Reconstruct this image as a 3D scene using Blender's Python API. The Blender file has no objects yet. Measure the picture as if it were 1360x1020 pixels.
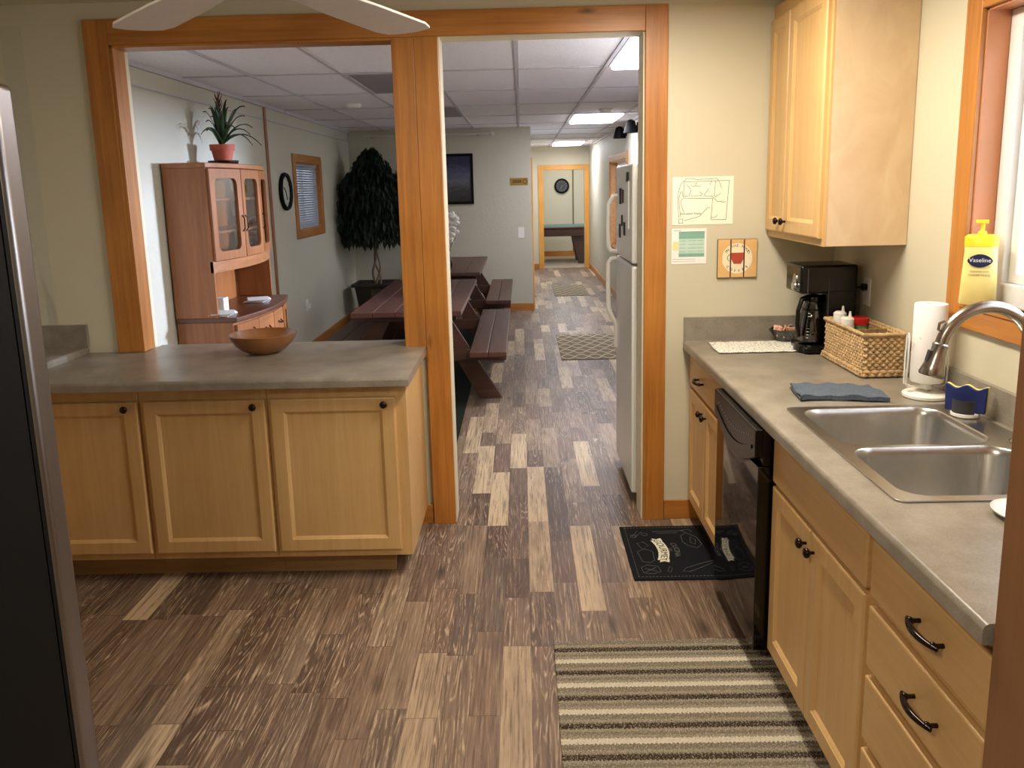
import bpy, bmesh, math, random
from mathutils import Vector, Matrix
random.seed(7)
PI = math.pi
sc = bpy.context.scene
COL = sc.collection

# ------------------------------------------------------------------ materials
def srgb(r, g, b):
    def f(c):
        c /= 255.0
        return c/12.92 if c <= .04045 else ((c+.055)/1.055)**2.4
    return (f(r), f(g), f(b), 1.0)

class NT:
    def __init__(s, name):
        s.m = bpy.data.materials.new(name); s.m.use_nodes = True
        s.t = s.m.node_tree; s.n = s.t.nodes
        s.b = s.n['Principled BSDF']
    def add(s, typ, **kw):
        n = s.n.new(typ)
        for k, v in kw.items(): setattr(n, k, v)
        return n
    def l(s, a, b): s.t.links.new(a, b)
    def math(s, op, a, b=None, c=None):
        n = s.add('ShaderNodeMath', operation=op)
        for i, v in enumerate((a, b, c)):
            if v is None: continue
            if hasattr(v, 'type') and not isinstance(v, (int, float)): s.l(v, n.inputs[i])
            else: n.inputs[i].default_value = v
        return n.outputs[0]
    def mix(s, fac, a, b, mode='MIX'):
        n = s.add('ShaderNodeMix', data_type='RGBA', blend_type=mode)
        for i, v in ((0, fac), (6, a), (7, b)):
            if hasattr(v, 'links'): s.l(v, n.inputs[i])
            else: n.inputs[i].default_value = v
        return n.outputs[2]
    def ramp(s, fac, stops):
        n = s.add('ShaderNodeValToRGB'); e = n.color_ramp.elements
        while len(e) < len(stops): e.new(.5)
        for i, (p, c) in enumerate(stops): e[i].position = p; e[i].color = c
        s.l(fac, n.inputs[0]); return n.outputs[0]
    def coords(s, scale=(1, 1, 1), rot=(0, 0, 0), loc=(0, 0, 0)):
        c = s.add('ShaderNodeTexCoord'); m = s.add('ShaderNodeMapping')
        m.inputs['Scale'].default_value = scale; m.inputs['Rotation'].default_value = rot; m.inputs['Location'].default_value = loc
        s.l(c.outputs['Object'], m.inputs[0]); return m.outputs[0]
    def noise(s, vec, scale, detail=4, rough=.5, dist=0):
        n = s.add('ShaderNodeTexNoise'); n.inputs['Scale'].default_value = scale
        n.inputs['Detail'].default_value = detail; n.inputs['Roughness'].default_value = rough; n.inputs['Distortion'].default_value = dist
        s.l(vec, n.inputs['Vector']); return n.outputs[0]
    def bump(s, h, strength=.2, dist=.01):
        n = s.add('ShaderNodeBump'); n.inputs['Strength'].default_value = strength; n.inputs['Distance'].default_value = dist
        s.l(h, n.inputs['Height']); s.l(n.outputs[0], s.b.inputs['Normal'])
    def set(s, **kw):
        for k, v in kw.items(): s.b.inputs[k.replace('_', ' ')].default_value = v
        return s

def plain(name, col, rough=.5, metal=0, var=.06, scale=30, bump=0, coat=0, spec=.5):
    t = NT(name); t.set(Roughness=rough, Metallic=metal)
    t.b.inputs['Coat Weight'].default_value = coat
    t.b.inputs['Specular IOR Level'].default_value = spec
    v = t.coords(); n = t.noise(v, scale)
    d = tuple(c*(1-var) for c in col[:3])+(1,); u = tuple(min(1, c*(1+var)) for c in col[:3])+(1,)
    t.l(t.ramp(n, [(.3, d), (.7, u)]), t.b.inputs['Base Color'])
    if bump: t.bump(n, bump, .005)
    return t.m

def wood(name, c1, c2, axis='Z', rough=.42, scale=1.0, knots=False, coat=.15, contrast=1.0, spec=.4):
    t = NT(name); t.set(Roughness=rough); t.b.inputs['Coat Weight'].default_value = coat; t.b.inputs['Coat Roughness'].default_value = .35
    t.b.inputs['Specular IOR Level'].default_value = spec
    s = {'X': (.6, 14, 14), 'Y': (14, .6, 14), 'Z': (14, 14, .6)}[axis]
    v = t.coords(tuple(x*scale for x in s))
    n1 = t.noise(v, 2.2, 6, .6, .6)
    s2 = {'X': (3, 90, 90), 'Y': (90, 3, 90), 'Z': (90, 90, 3)}[axis]
    n2 = t.noise(t.coords(s2), 1.5, 3, .6)
    big = t.noise(t.coords(), 2.5, 3, .5)
    f = t.math('ADD', t.math('MULTIPLY', n1, .62*contrast), t.math('ADD', t.math('MULTIPLY', n2, .22*contrast), t.math('MULTIPLY', big, .3)))
    mid = tuple((a+b)/2 for a, b in zip(c1, c2))
    c = t.ramp(f, [(.36, c2), (.55, mid), (.75, c1)])
    if knots:
        vo = t.add('ShaderNodeTexVoronoi'); vo.inputs['Scale'].default_value = 2.6
        t.l(t.coords({'X': (.6, 2, 2), 'Y': (2, .6, 2), 'Z': (2, 2, .6)}[axis]), vo.inputs['Vector'])
        k = t.ramp(vo.outputs['Distance'], [(.03, (1, 1, 1, 1)), (.09, (0, 0, 0, 1))])
        c = t.mix(k, c, tuple(x*.35 for x in c2[:3])+(1,))
    t.l(c, t.b.inputs['Base Color']); t.bump(n2, .06, .002)
    return t.m

def metal(name, col, rough=.3, axis='Y'):
    t = NT(name); t.set(Metallic=1.0, Roughness=rough)
    s2 = {'X': (1, 60, 60), 'Y': (60, 1, 60), 'Z': (60, 60, 1)}[axis]
    n = t.noise(t.coords(s2), 1, 2)
    t.l(t.ramp(n, [(.3, tuple(c*.94 for c in col[:3])+(1,)), (.7, col)]), t.b.inputs['Base Color'])
    return t.m

def emit(name, col, s):
    t = NT(name); t.set(Roughness=.5); t.b.inputs['Base Color'].default_value = col
    t.b.inputs['Emission Color'].default_value = col; t.b.inputs['Emission Strength'].default_value = s
    return t.m

def glass(name, tint=(1, 1, 1, 1), gloss=.12, rough=.02):
    t = NT(name); tr = t.add('ShaderNodeBsdfTransparent'); tr.inputs[0].default_value = tint
    g = t.add('ShaderNodeBsdfGlossy'); g.inputs['Roughness'].default_value = rough
    lw = t.add('ShaderNodeLayerWeight'); lw.inputs[0].default_value = .35
    f = t.math('MULTIPLY_ADD', lw.outputs['Fresnel'], .45, gloss*.4)
    mx = t.add('ShaderNodeMixShader'); t.l(f, mx.inputs[0]); t.l(tr.outputs[0], mx.inputs[1]); t.l(g.outputs[0], mx.inputs[2])
    t.l(mx.outputs[0], t.n['Material Output'].inputs[0]); return t.m

M = {}
M['maple_z'] = wood('maple_vertical', srgb(222, 186, 132), srgb(198, 158, 102), 'Z', .38, contrast=.75)
M['maple_x'] = wood('maple_cross', srgb(222, 186, 132), srgb(198, 158, 102), 'X', .38, contrast=.75)
M['maple_y'] = wood('maple_run', srgb(216, 180, 126), srgb(192, 152, 98), 'Y', .38, contrast=.75)
def veneer():
    t = NT('maple_veneer_side'); t.set(Roughness=.4)
    n = t.noise(t.coords((1.6, 1.6, 1)), 4, 4, .55, 1.6)
    t.l(t.ramp(n, [(.3, srgb(204, 174, 138)), (.5, srgb(212, 184, 148)), (.72, srgb(218, 194, 158))]), t.b.inputs['Base Color']); return t.m
M['veneer'] = veneer()
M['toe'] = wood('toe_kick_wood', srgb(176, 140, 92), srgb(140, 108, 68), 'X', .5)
M['oak_z'] = wood('stained_fir_vertical', srgb(198, 132, 58), srgb(146, 88, 34), 'Z', .38, knots=True, coat=.3)
M['oak_x'] = wood('stained_fir_horizontal', srgb(198, 132, 58), srgb(146, 88, 34), 'X', .38, knots=True, coat=.3)
M['oak_y'] = wood('stained_fir_run', srgb(198, 132, 58), srgb(146, 88, 34), 'Y', .38, knots=True, coat=.3)
M['reveal'] = plain('window_reveal_stain', srgb(200, 136, 94), .4, var=.05, scale=5)
M['pine_z'] = wood('yellow_pine_vertical', srgb(232, 172, 84), srgb(196, 132, 48), 'Z', .42, knots=True)
M['pine_x'] = wood('yellow_pine_horizontal', srgb(232, 172, 84), srgb(196, 132, 48), 'X', .42, knots=True)
M['pantry'] = wood('brown_pantry_wood', srgb(150, 106, 68), srgb(126, 86, 54), 'Z', .45, contrast=.6)
M['hutch_z'] = wood('cherry_vertical', srgb(168, 106, 60), srgb(126, 74, 38), 'Z', .3, coat=.3)
M['hutch_y'] = wood('cherry_run', srgb(176, 116, 70), srgb(134, 82, 46), 'Y', .3, coat=.3)
M['hutch_dark'] = wood('cherry_dark_top', srgb(110, 66, 44), srgb(76, 44, 30), 'Y', .3, coat=.3)
M['picnic'] = wood('brown_picnic_boards', srgb(96, 58, 44), srgb(62, 36, 28), 'Y', .45, coat=.2)
M['picnic_x'] = wood('brown_picnic_rails', srgb(84, 50, 36), srgb(54, 32, 24), 'X', .45, coat=.15)
M['pool'] = wood('dark_pool_wood', srgb(74, 44, 28), srgb(44, 26, 18), 'X', .35)
M['bowl'] = wood('acacia_bowl_wood', srgb(158, 106, 62), srgb(104, 62, 32), 'X', .35, scale=.8, coat=.25)

def wallpaint(name, col, bumps=.15, sc_=60):
    t = NT(name); t.set(Roughness=.55); t.b.inputs['Specular IOR Level'].default_value = .35
    n = t.noise(t.coords(), sc_, 5, .6); big = t.noise(t.coords(), 1.2, 2)
    t.l(t.ramp(big, [(.3, tuple(c*.96 for c in col[:3])+(1,)), (.7, col)]), t.b.inputs['Base Color'])
    t.bump(n, bumps, .004); return t.m
M['paint'] = wallpaint('khaki_wall_paint', srgb(206, 199, 176))
M['paint_dining'] = wallpaint('greige_textured_paint', srgb(198, 194, 176), .7, 26)
M['paint_cream'] = wallpaint('cream_return_paint', srgb(226, 216, 190), .1)
M['ceil_k'] = wallpaint('kitchen_ceiling_paint', srgb(206, 196, 168), .3)
def tile():
    t = NT('acoustic_ceiling_tile'); t.set(Roughness=.9)
    n = t.noise(t.coords(), 140, 4, .7)
    t.l(t.ramp(n, [(.34, srgb(206, 202, 208)), (.46, srgb(238, 234, 240))]), t.b.inputs['Base Color']); t.bump(n, .25, .003); return t.m
M['tile'] = tile()
M['tbar'] = plain('ceiling_grid_metal', srgb(190, 186, 192), .5)
M['white'] = plain('white_plastic', srgb(232, 230, 224), .35, var=.02)
M['vinyl'] = plain('white_vinyl_frame', srgb(230, 230, 232), .4, var=.02)
M['fridge_w'] = plain('white_fridge_enamel', srgb(226, 228, 226), .28, var=.02, scale=200, bump=.04)
M['fan'] = plain('pale_fan_blade', srgb(222, 214, 206), .5, var=.03)
M['black'] = plain('black_gloss_plastic', srgb(11, 11, 12), .22, var=.1, spec=.35)
M['blackm'] = plain('black_matte', srgb(9, 9, 9), .6, var=.1, spec=.15)
M['dwblack'] = plain('dishwasher_black_gloss', srgb(6, 6, 7), .05, var=.1, spec=.5)
M['gasket'] = plain('grey_gasket', srgb(90, 90, 88), .6)
M['bronze'] = plain('dark_bronze_knob', srgb(34, 24, 22), .14, .55, var=.1)
M['steel'] = metal('brushed_stainless', srgb(196, 194, 190), .28, 'Y')
M['nickel'] = metal('brushed_nickel', srgb(176, 168, 158), .26, 'Z')
M['silver'] = metal('silver_trim', srgb(200, 200, 200), .2, 'Z')
M['fridge_edge'] = metal('stainless_fridge_edge', srgb(150, 146, 146), .33, 'Z')
M['brass'] = metal('antique_brass', srgb(170, 140, 70), .4, 'X')
M['terracotta'] = plain('terracotta', srgb(186, 92, 66), .7, var=.08, bump=.1)
M['leaf'] = plain('bromeliad_leaf', srgb(44, 66, 34), .4, var=.25, scale=12)
M['leaf_red'] = plain('bromeliad_flower', srgb(96, 32, 34), .5, var=.2)
M['ficus'] = plain('ficus_leaf', srgb(34, 46, 34), .6, var=.35, scale=8, spec=.25)
M['bark'] = plain('pale_bark', srgb(120, 104, 84), .8, var=.2, scale=60, bump=.3)
M['soil'] = plain('soil', srgb(46, 34, 26), .95, var=.4, scale=80, bump=.6)
M['planter'] = plain('dark_planter', srgb(40, 34, 28), .45, var=.15)
M['planter_panel'] = plain('planter_brown_panel', srgb(72, 54, 34), .6, var=.2, scale=60)
M['glass'] = glass('clear_glass', (.96, .97, .98, 1), .04)
M['glass_dark'] = glass('carafe_glass', (.16, .16, .16, 1), .25)
M['paper'] = plain('white_paper', srgb(244, 240, 222), .8, var=.01)
M['paper_w'] = plain('bright_paper', srgb(236, 236, 232), .8, var=.02)
M['ink'] = plain('dark_ink', srgb(52, 50, 44), .8)
M['ink_soft'] = plain('soft_grey_ink', srgb(140, 138, 126), .8)
M['green1'] = plain('table_green_dark', srgb(128, 178, 164), .8, var=.04)
M['green2'] = plain('table_green_light', srgb(186, 214, 202), .8, var=.04)
M['yellowcell'] = plain('table_yellow', srgb(240, 216, 160), .8, var=.05)
M['signwood'] = plain('tan_sign_board', srgb(222, 178, 116), .6, var=.08, scale=14)
M['signedge'] = plain('burnt_edge', srgb(70, 46, 28), .7)
M['signcream'] = plain('sign_cream_disc', srgb(240, 226, 194), .7, var=.03)
M['mugred'] = plain('mug_red', srgb(176, 70, 50), .6, var=.08)
M['lotion'] = plain('yellow_lotion_plastic', srgb(248, 228, 146), .35, var=.02)
M['lotioncap'] = plain('yellow_cap', srgb(250, 216, 50), .35, var=.02)
M['navy'] = plain('navy_label', srgb(20, 30, 70), .4)
M['blue'] = plain('label_blue', srgb(30, 80, 150), .4)
M['sponge'] = plain('blue_scrub_sponge', srgb(20, 38, 104), .8, var=.2, scale=300, bump=.5)
M['sponge_y'] = plain('yellow_sponge', srgb(232, 220, 130), .9, var=.08, scale=200, bump=.4)
M['soapgrey'] = plain('dark_grey_panel', srgb(58, 58, 62), .4)
M['red'] = plain('red_cap', srgb(206, 40, 40), .35)
M['greenlabel'] = plain('green_label', srgb(96, 140, 84), .5)
M['milky'] = plain('milky_plastic', srgb(208, 212, 214), .3)
M['matnavy'] = plain('navy_mat_fabric', srgb(16, 20, 25), .85, var=.15, scale=400, bump=.3, spec=.2)
M['matprint'] = plain('chalk_print', srgb(98, 100, 98), .9, var=.3, scale=200)
M['matbanner'] = plain('cream_banner_print', srgb(222, 220, 200), .9, var=.06, scale=200)
M['basket'] = plain('water_hyacinth_weave', srgb(184, 154, 112), .75, var=.3, scale=40, bump=.5)
M['basket_in'] = plain('basket_inner_weave', srgb(140, 112, 76), .8, var=.3, scale=60)
M['rod'] = plain('white_rod', srgb(210, 208, 200), .4)
M['magnet'] = plain('black_magnet', srgb(30, 30, 34), .5)
M['petal'] = plain('white_petal', srgb(232, 230, 224), .7, var=.05)
M['clockface'] = plain('clock_face', srgb(190, 190, 180), .5)
M['felt'] = plain('teal_felt', srgb(92, 116, 112), .9)
M['greenbatten'] = plain('olive_batten', srgb(110, 108, 60), .6)
M['pepper'] = plain('pink_packets', srgb(226, 176, 150), .6, var=.2, scale=60)
M['lamp_off'] = plain('unlit_diffuser', srgb(150, 144, 150), .4, var=.03)
M['lamp_on'] = emit('lit_troffer_diffuser', (.90, .90, 1, 1), 12)
M['lamp_warm'] = emit('lit_warm_diffuser', (1, .86, .62, 1), 6)
M['outside'] = emit('overcast_daylight', (.86, .92, 1, 1), 5)
M['blind'] = plain('white_blind_slats', srgb(150, 156, 166), .6, var=.02)

def counter_mat():
    t = NT('grey_laminate_counter'); t.set(Roughness=.3); t.b.inputs['Specular IOR Level'].default_value = .5
    a = t.noise(t.coords(), 260, 3, .7); b = t.noise(t.coords((1, 1, 1)), 9, 5, .6)
    f = t.math('ADD', t.math('MULTIPLY', a, .45), t.math('MULTIPLY', b, .55))
    t.l(t.ramp(f, [(.36, srgb(118, 110, 98)), (.5, srgb(136, 128, 116)), (.64, srgb(152, 144, 132))]), t.b.inputs['Base Color'])
    return t.m
M['counter'] = counter_mat()

def plank_mat():
    t = NT('mixed_tone_plank_floor'); W, Lp = .102, 1.15
    tc = t.add('ShaderNodeTexCoord'); sp = t.add('ShaderNodeSeparateXYZ'); t.l(tc.outputs['Object'], sp.inputs[0])
    x, y = sp.outputs[0], sp.outputs[1]
    u = t.math('DIVIDE', x, W); row = t.math('FLOOR', u); fu = t.math('FRACT', u)
    w1 = t.add('ShaderNodeTexWhiteNoise', noise_dimensions='1D'); t.l(t.math('MULTIPLY', row, 7.31), w1.inputs['W'])
    v = t.math('ADD', t.math('DIVIDE', y, Lp), w1.outputs['Value'])
    cell = t.math('FLOOR', v); fv = t.math('FRACT', v)
    # random cut inside each cell gives uneven plank lengths
    cb0 = t.add('ShaderNodeCombineXYZ'); t.l(row, cb0.inputs[0]); t.l(cell, cb0.inputs[1])
    w0 = t.add('ShaderNodeTexWhiteNoise', noise_dimensions='3D'); t.l(cb0.outputs[0], w0.inputs['Vector'])
    cut = t.math('MULTIPLY_ADD', w0.outputs['Value'], .5, .25)
    sub = t.math('GREATER_THAN', fv, cut)
    cb = t.add('ShaderNodeCombineXYZ'); t.l(row, cb.inputs[0]); t.l(cell, cb.inputs[1]); t.l(sub, cb.inputs[2])
    w2 = t.add('ShaderNodeTexWhiteNoise', noise_dimensions='3D'); t.l(cb.outputs[0], w2.inputs['Vector'])
    rnd = w2.outputs['Value']; rc = w2.outputs['Color']
    base = t.ramp(rnd, [(0, srgb(78, 62, 52)), (.22, srgb(104, 84, 71)), (.42, srgb(132, 108, 90)), (.58, srgb(108, 92, 81)), (.74, srgb(142, 120, 100)), (.84, srgb(172, 148, 122)), (1, srgb(208, 184, 150))])
    off = t.add('ShaderNodeVectorMath', operation='SCALE'); t.l(rc, off.inputs[0]); off.inputs['Scale'].default_value = 37
    ad = t.add('ShaderNodeVectorMath', operation='ADD'); t.l(tc.outputs['Object'], ad.inputs[0]); t.l(off.outputs[0], ad.inputs[1])
    def mp(s):
        m = t.add('ShaderNodeMapping'); m.inputs['Scale'].default_value = s; t.l(ad.outputs[0], m.inputs[0]); return m.outputs[0]
    fine = t.noise(mp((120, 4, 1)), 1, 4, .65)
    broad = t.noise(mp((14, 1.6, 1)), 1, 4, .6, .4)
    cath = t.noise(mp((13, .75, 1)), 1, 1.5, .4, .35)
    rings = t.math('FRACT', t.math('MULTIPLY', cath, 22))
    rl = t.ramp(rings, [(.0, (0, 0, 0, 1)), (.5, (.0, .0, .0, 1)), (.72, (1, 1, 1, 1)), (.95, (0, 0, 0, 1))])
    breakup = t.ramp(t.noise(mp((70, 9, 1)), 1, 3, .7), [(.44, (0, 0, 0, 1)), (.62, (1, 1, 1, 1))])
    sel = t.add('ShaderNodeSeparateColor'); t.l(rc, sel.inputs[0])
    amt = t.math('MULTIPLY', t.math('MULTIPLY', rl, breakup), t.math('MULTIPLY_ADD', t.math('GREATER_THAN', sel.outputs[1], .45), .8, .2))
    c = t.mix(t.ramp(fine, [(.36, (.62, .62, .62, 1)), (.50, (0, 0, 0, 1))]), base, srgb(66, 52, 44))
    c = t.mix(t.ramp(broad, [(.36, (.4, .4, .4, 1)), (.56, (0, 0, 0, 1))]), c, srgb(88, 70, 60))
    c = t.mix(t.math('MULTIPLY', amt, .7), c, srgb(214, 188, 156))
    fl = t.ramp(fine, [(.55, (0, 0, 0, 1)), (.67, (.42, .42, .42, 1))]); c = t.mix(fl, c, srgb(196, 170, 140))
    vo = t.add('ShaderNodeTexVoronoi'); vo.inputs['Scale'].default_value = 1; t.l(mp((4.2, 1.5, 1)), vo.inputs['Vector'])
    kn = t.ramp(vo.outputs['Distance'], [(.02, (.8, .8, .8, 1)), (.13, (0, 0, 0, 1))]); c = t.mix(kn, c, srgb(54, 42, 36))
    e1 = t.math('LESS_THAN', fu, .018); e2 = t.math('LESS_THAN', fv, .0025)
    e3 = t.math('LESS_THAN', t.math('ABSOLUTE', t.math('SUBTRACT', fv, cut)), .0014)
    ed = t.math('MAXIMUM', e1, t.math('MAXIMUM', e2, e3))
    c = t.mix(t.math('MULTIPLY', ed, .55), c, srgb(52, 42, 36))
    t.l(c, t.b.inputs['Base Color'])
    t.set(Roughness=.42); t.b.inputs['Specular IOR Level'].default_value = .4
    t.bump(t.math('SUBTRACT', fine, t.math('MULTIPLY', ed, 1.5)), .16, .002)
    return t.m
M['plank'] = plank_mat()

def rug_mat():
    t = NT('striped_knit_rug'); t.set(Roughness=.95); t.b.inputs['Specular IOR Level'].default_value = .1
    tc = t.add('ShaderNodeTexCoord'); sp = t.add('ShaderNodeSeparateXYZ'); t.l(tc.outputs['Object'], sp.inputs[0])
    x, y = sp.outputs[0], sp.outputs[1]
    zig = t.math('PINGPONG', t.math('DIVIDE', x, .013), .5)
    n = t.noise(t.coords((1, 1, 1)), 90, 3, .7)
    yy = t.math('ADD', y, t.math('ADD', t.math('MULTIPLY', zig, .011), t.math('MULTIPLY', n, .014)))
    f = t.math('FRACT', t.math('DIVIDE', yy, .1435))
    dark, lt, tp, tg = srgb(58, 46, 38), srgb(216, 206, 186), srgb(152, 142, 124), srgb(128, 119, 104)
    r = t.add('ShaderNodeValToRGB'); r.color_ramp.interpolation = 'CONSTANT'; e = r.color_ramp.elements
    st = [(0, dark), (.09, tg), (.14, tp), (.24, tg), (.42, lt), (.60, tp), (.70, tg), (.82, tp), (.92, dark)]
    while len(e) < len(st): e.new(.5)
    for i, (p, c) in enumerate(st): e[i].position = p; e[i].color = c
    t.l(f, r.inputs[0])
    sp2 = t.noise(t.coords((1, .6, 1)), 210, 2, .8)
    c = t.mix(t.ramp(sp2, [(.52, (0, 0, 0, 1)), (.66, (.5, .5, .5, 1))]), r.outputs[0], lt)
    c = t.mix(t.ramp(sp2, [(.36, (.5, .5, .5, 1)), (.44, (0, 0, 0, 1))]), c, srgb(92, 80, 68))
    t.l(c, t.b.inputs['Base Color'])
    ridge = t.math('SINE', t.math('MULTIPLY', yy, 2*PI/.0239))
    t.bump(t.math('ADD', ridge, t.math('MULTIPLY', sp2, 3)), .7, .004)
    return t.m
M['knit'] = rug_mat()

def trellis_mat():
    t = NT('trellis_rug'); t.set(Roughness=.95)
    tc = t.add('ShaderNodeTexCoord'); sp = t.add('ShaderNodeSeparateXYZ'); t.l(tc.outputs['Object'], sp.inputs[0])
    x, y = sp.outputs[0], sp.outputs[1]
    def line(sgn):
        w = t.math('MULTIPLY', t.math('SINE', t.math('MULTIPLY', x, 2*PI/.27)), .10*sgn)
        f = t.math('FRACT', t.math('DIVIDE', t.math('ADD', y, w), .27))
        return t.math('LESS_THAN', t.math('ABSOLUTE', t.math('SUBTRACT', f, .5)), .065)
    f = t.math('MAXIMUM', line(1), line(-1))
    t.l(t.mix(f, srgb(132, 116, 92), srgb(206, 194, 168)), t.b.inputs['Base Color']); return t.m
M['trellis'] = trellis_mat()
M['darkrug'] = plain('dark_green_rug', srgb(36, 40, 34), .95, var=.2, scale=120, bump=.3, spec=.1)
M['carpet'] = plain('taupe_carpet', srgb(168, 152, 128), .98, var=.1, scale=150, bump=.4)
def towel_mat():
    t = NT('blue_terry'); t.set(Roughness=.95); n = t.noise(t.coords(), 240, 3, .8)
    t.l(t.ramp(n, [(.3, srgb(54, 64, 78)), (.7, srgb(104, 114, 128))]), t.b.inputs['Base Color']); t.bump(n, .9, .004); return t.m
M['towel'] = towel_mat()
def quilt_mat():
    t = NT('white_drying_mat'); t.set(Roughness=.9)
    v = t.add('ShaderNodeTexVoronoi', feature='DISTANCE_TO_EDGE'); v.inputs['Scale'].default_value = 55; t.l(t.coords(), v.inputs['Vector'])
    t.l(t.ramp(v.outputs[0], [(.02, srgb(176, 174, 164)), (.12, srgb(238, 236, 226))]), t.b.inputs['Base Color']); t.bump(v.outputs[0], .8, .006); return t.m
M['quilt'] = quilt_mat()
def towelroll_mat():
    t = NT('paper_towel'); t.set(Roughness=.9); v = t.coords((30, 30, 16)); n = t.noise(v, .55, 3, .5, 1.2)
    t.l(t.ramp(n, [(.66, srgb(244, 242, 240)), (.70, srgb(238, 190, 130)), (.76, srgb(240, 236, 230))]), t.b.inputs['Base Color'])
    t.bump(t.noise(t.coords(), 200, 2), .2, .002); return t.m
M['roll'] = towelroll_mat()
def picture_mat():
    t = NT('dark_landscape_print'); t.set(Roughness=.2)
    sp = t.add('ShaderNodeSeparateXYZ'); tc = t.add('ShaderNodeTexCoord'); t.l(tc.outputs['Object'], sp.inputs[0])
    n = t.noise(t.coords((1, 1, 2)), 9, 5, .7, .8)
    f = t.math('ADD', t.math('DIVIDE', sp.outputs[2], .62), t.math('MULTIPLY', n, .4))
    t.l(t.ramp(f, [(.15, srgb(30, 32, 36)), (.45, srgb(58, 60, 66)), (.62, srgb(96, 98, 106)), (.8, srgb(70, 76, 110)), (1.0, srgb(40, 44, 80))]), t.b.inputs['Base Color']); return t.m
M['print'] = picture_mat()

# ------------------------------------------------------------------ mesh builder
class MB:
    def __init__(s): s.bm = bmesh.new()
    def box(s, x0, x1, y0, y1, z0, z1, mt=None):
        m = Matrix.Translation(((x0+x1)/2, (y0+y1)/2, (z0+z1)/2)) @ Matrix.Diagonal((abs(x1-x0), abs(y1-y0), abs(z1-z0), 1))
        if mt is not None: m = mt @ m
        bmesh.ops.create_cube(s.bm, size=1, matrix=m); return s
    def obox(s, c, size, rot):  # oriented box
        m = Matrix.Translation(c) @ rot.to_4x4() @ Matrix.Diagonal((*size, 1))
        bmesh.ops.create_cube(s.bm, size=1, matrix=m); return s
    def bar(s, a, b, w, h, up=(0, 0, 1)):
        a, b = Vector(a), Vector(b); d = (b-a); L = d.length; d.normalize(); up = Vector(up)
        r = d.cross(up).normalized(); u = r.cross(d)
        R = Matrix((r, d, u)).transposed()
        return s.obox((a+b)/2, (w, L, h), R)
    def cyl(s, c, r, h, axis='Z', n=32, r2=None):
        R = {'Z': Matrix(), 'X': Matrix.Rotation(PI/2, 4, 'Y'), 'Y': Matrix.Rotation(-PI/2, 4, 'X')}[axis]
        bmesh.ops.create_cone(s.bm, cap_ends=True, segments=n, radius1=r, radius2=r if r2 is None else r2, depth=h, matrix=Matrix.Translation(c) @ R); return s
    def sph(s, c, r, sc_=(1, 1, 1), n=16):
        bmesh.ops.create_uvsphere(s.bm, u_segments=n*2, v_segments=n, radius=r, matrix=Matrix.Translation(c) @ Matrix.Diagonal((*sc_, 1))); return s
    def ring_loft(s, rings, close=True, cap0=False, cap1=False):
        vs = [[s.bm.verts.new(p) for p in r] for r in rings]
        n = len(vs[0])
        for a, b in zip(vs, vs[1:]):
            for i in range(n if close else n-1):
                j = (i+1) % n
                try: s.bm.faces.new((a[i], a[j], b[j], b[i]))
                except ValueError: pass
        if cap0: s.bm.faces.new(list(reversed(vs[0])))
        if cap1: s.bm.faces.new(vs[-1])
        return s
    def lathe(s, prof, c=(0, 0, 0), n=40, axis='Z', cap0=False, cap1=False):
        rings = []
        for r, h in prof:
            ring = []
            for i in range(n):
                a = 2*PI*i/n; p = (r*math.cos(a), r*math.sin(a), h)
                if axis == 'X': p = (p[2], p[0], p[1])
                if axis == 'Y': p = (p[0], p[2], p[1])
                ring.append(Vector(p)+Vector(c))
            rings.append(ring)
        return s.ring_loft(rings, True, cap0, cap1)
    def tube(s, pts, r, n=10, closed=False, rfun=None):
        pts = [Vector(p) for p in pts]; N = len(pts); rings = []; prev = None
        for i, p in enumerate(pts):
            if closed: d = pts[(i+1) % N]-pts[i-1]
            else: d = pts[min(i+1, N-1)]-pts[max(i-1, 0)]
            d.normalize()
            if prev is None:
                up = Vector((0, 0, 1)) if abs(d.z) < .9 else Vector((1, 0, 0)); u = d.cross(up).normalized()
            else: u = (prev-d*prev.dot(d)).normalized()
            prev = u; v = d.cross(u); rr = rfun(i/(N-1) if N > 1 else 0, i) if rfun else r
            rings.append([p+(u*math.cos(2*PI*k/n)+v*math.sin(2*PI*k/n))*rr for k in range(n)])
        if closed: rings.append(rings[0]); return s.ring_loft(rings)
        return s.ring_loft(rings, True, True, True)
    def prism(s, poly, a, b, plane='XY'):
        """polygon extruded between a and b along the missing axis"""
        def P(p, h): return {'XY': (p[0], p[1], h), 'XZ': (p[0], h, p[1]), 'YZ': (h, p[0], p[1])}[plane]
        return s.ring_loft([[P(p, a) for p in poly], [P(p, b) for p in poly]], True, True, True)
    def plate(s, outer, holes, a, b, plane='XY'):
        def P(p, h): return {'XY': (p[0], p[1], h), 'XZ': (p[0], h, p[1]), 'YZ': (h, p[0], p[1])}[plane]
        eds = []; loops = []
        for lp in [outer]+holes:
            vs = [s.bm.verts.new(P(p, a)) for p in lp]; loops.append(vs)
            for i in range(len(vs)): eds.append(s.bm.edges.new((vs[i], vs[(i+1) % len(vs)])))
        r = bmesh.ops.triangle_fill(s.bm, edges=eds, use_beauty=True)
        fs = [g for g in r['geom'] if isinstance(g, bmesh.types.BMFace)]
        if a != b:
            e = bmesh.ops.extrude_face_region(s.bm, geom=fs)
            vs = [g for g in e['geom'] if isinstance(g, bmesh.types.BMVert)]
            ax = {'XY': (0, 0, 1), 'XZ': (0, 1, 0), 'YZ': (1, 0, 0)}[plane]
            bmesh.ops.translate(s.bm, verts=vs, vec=Vector(ax)*(b-a))
        return s
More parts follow.
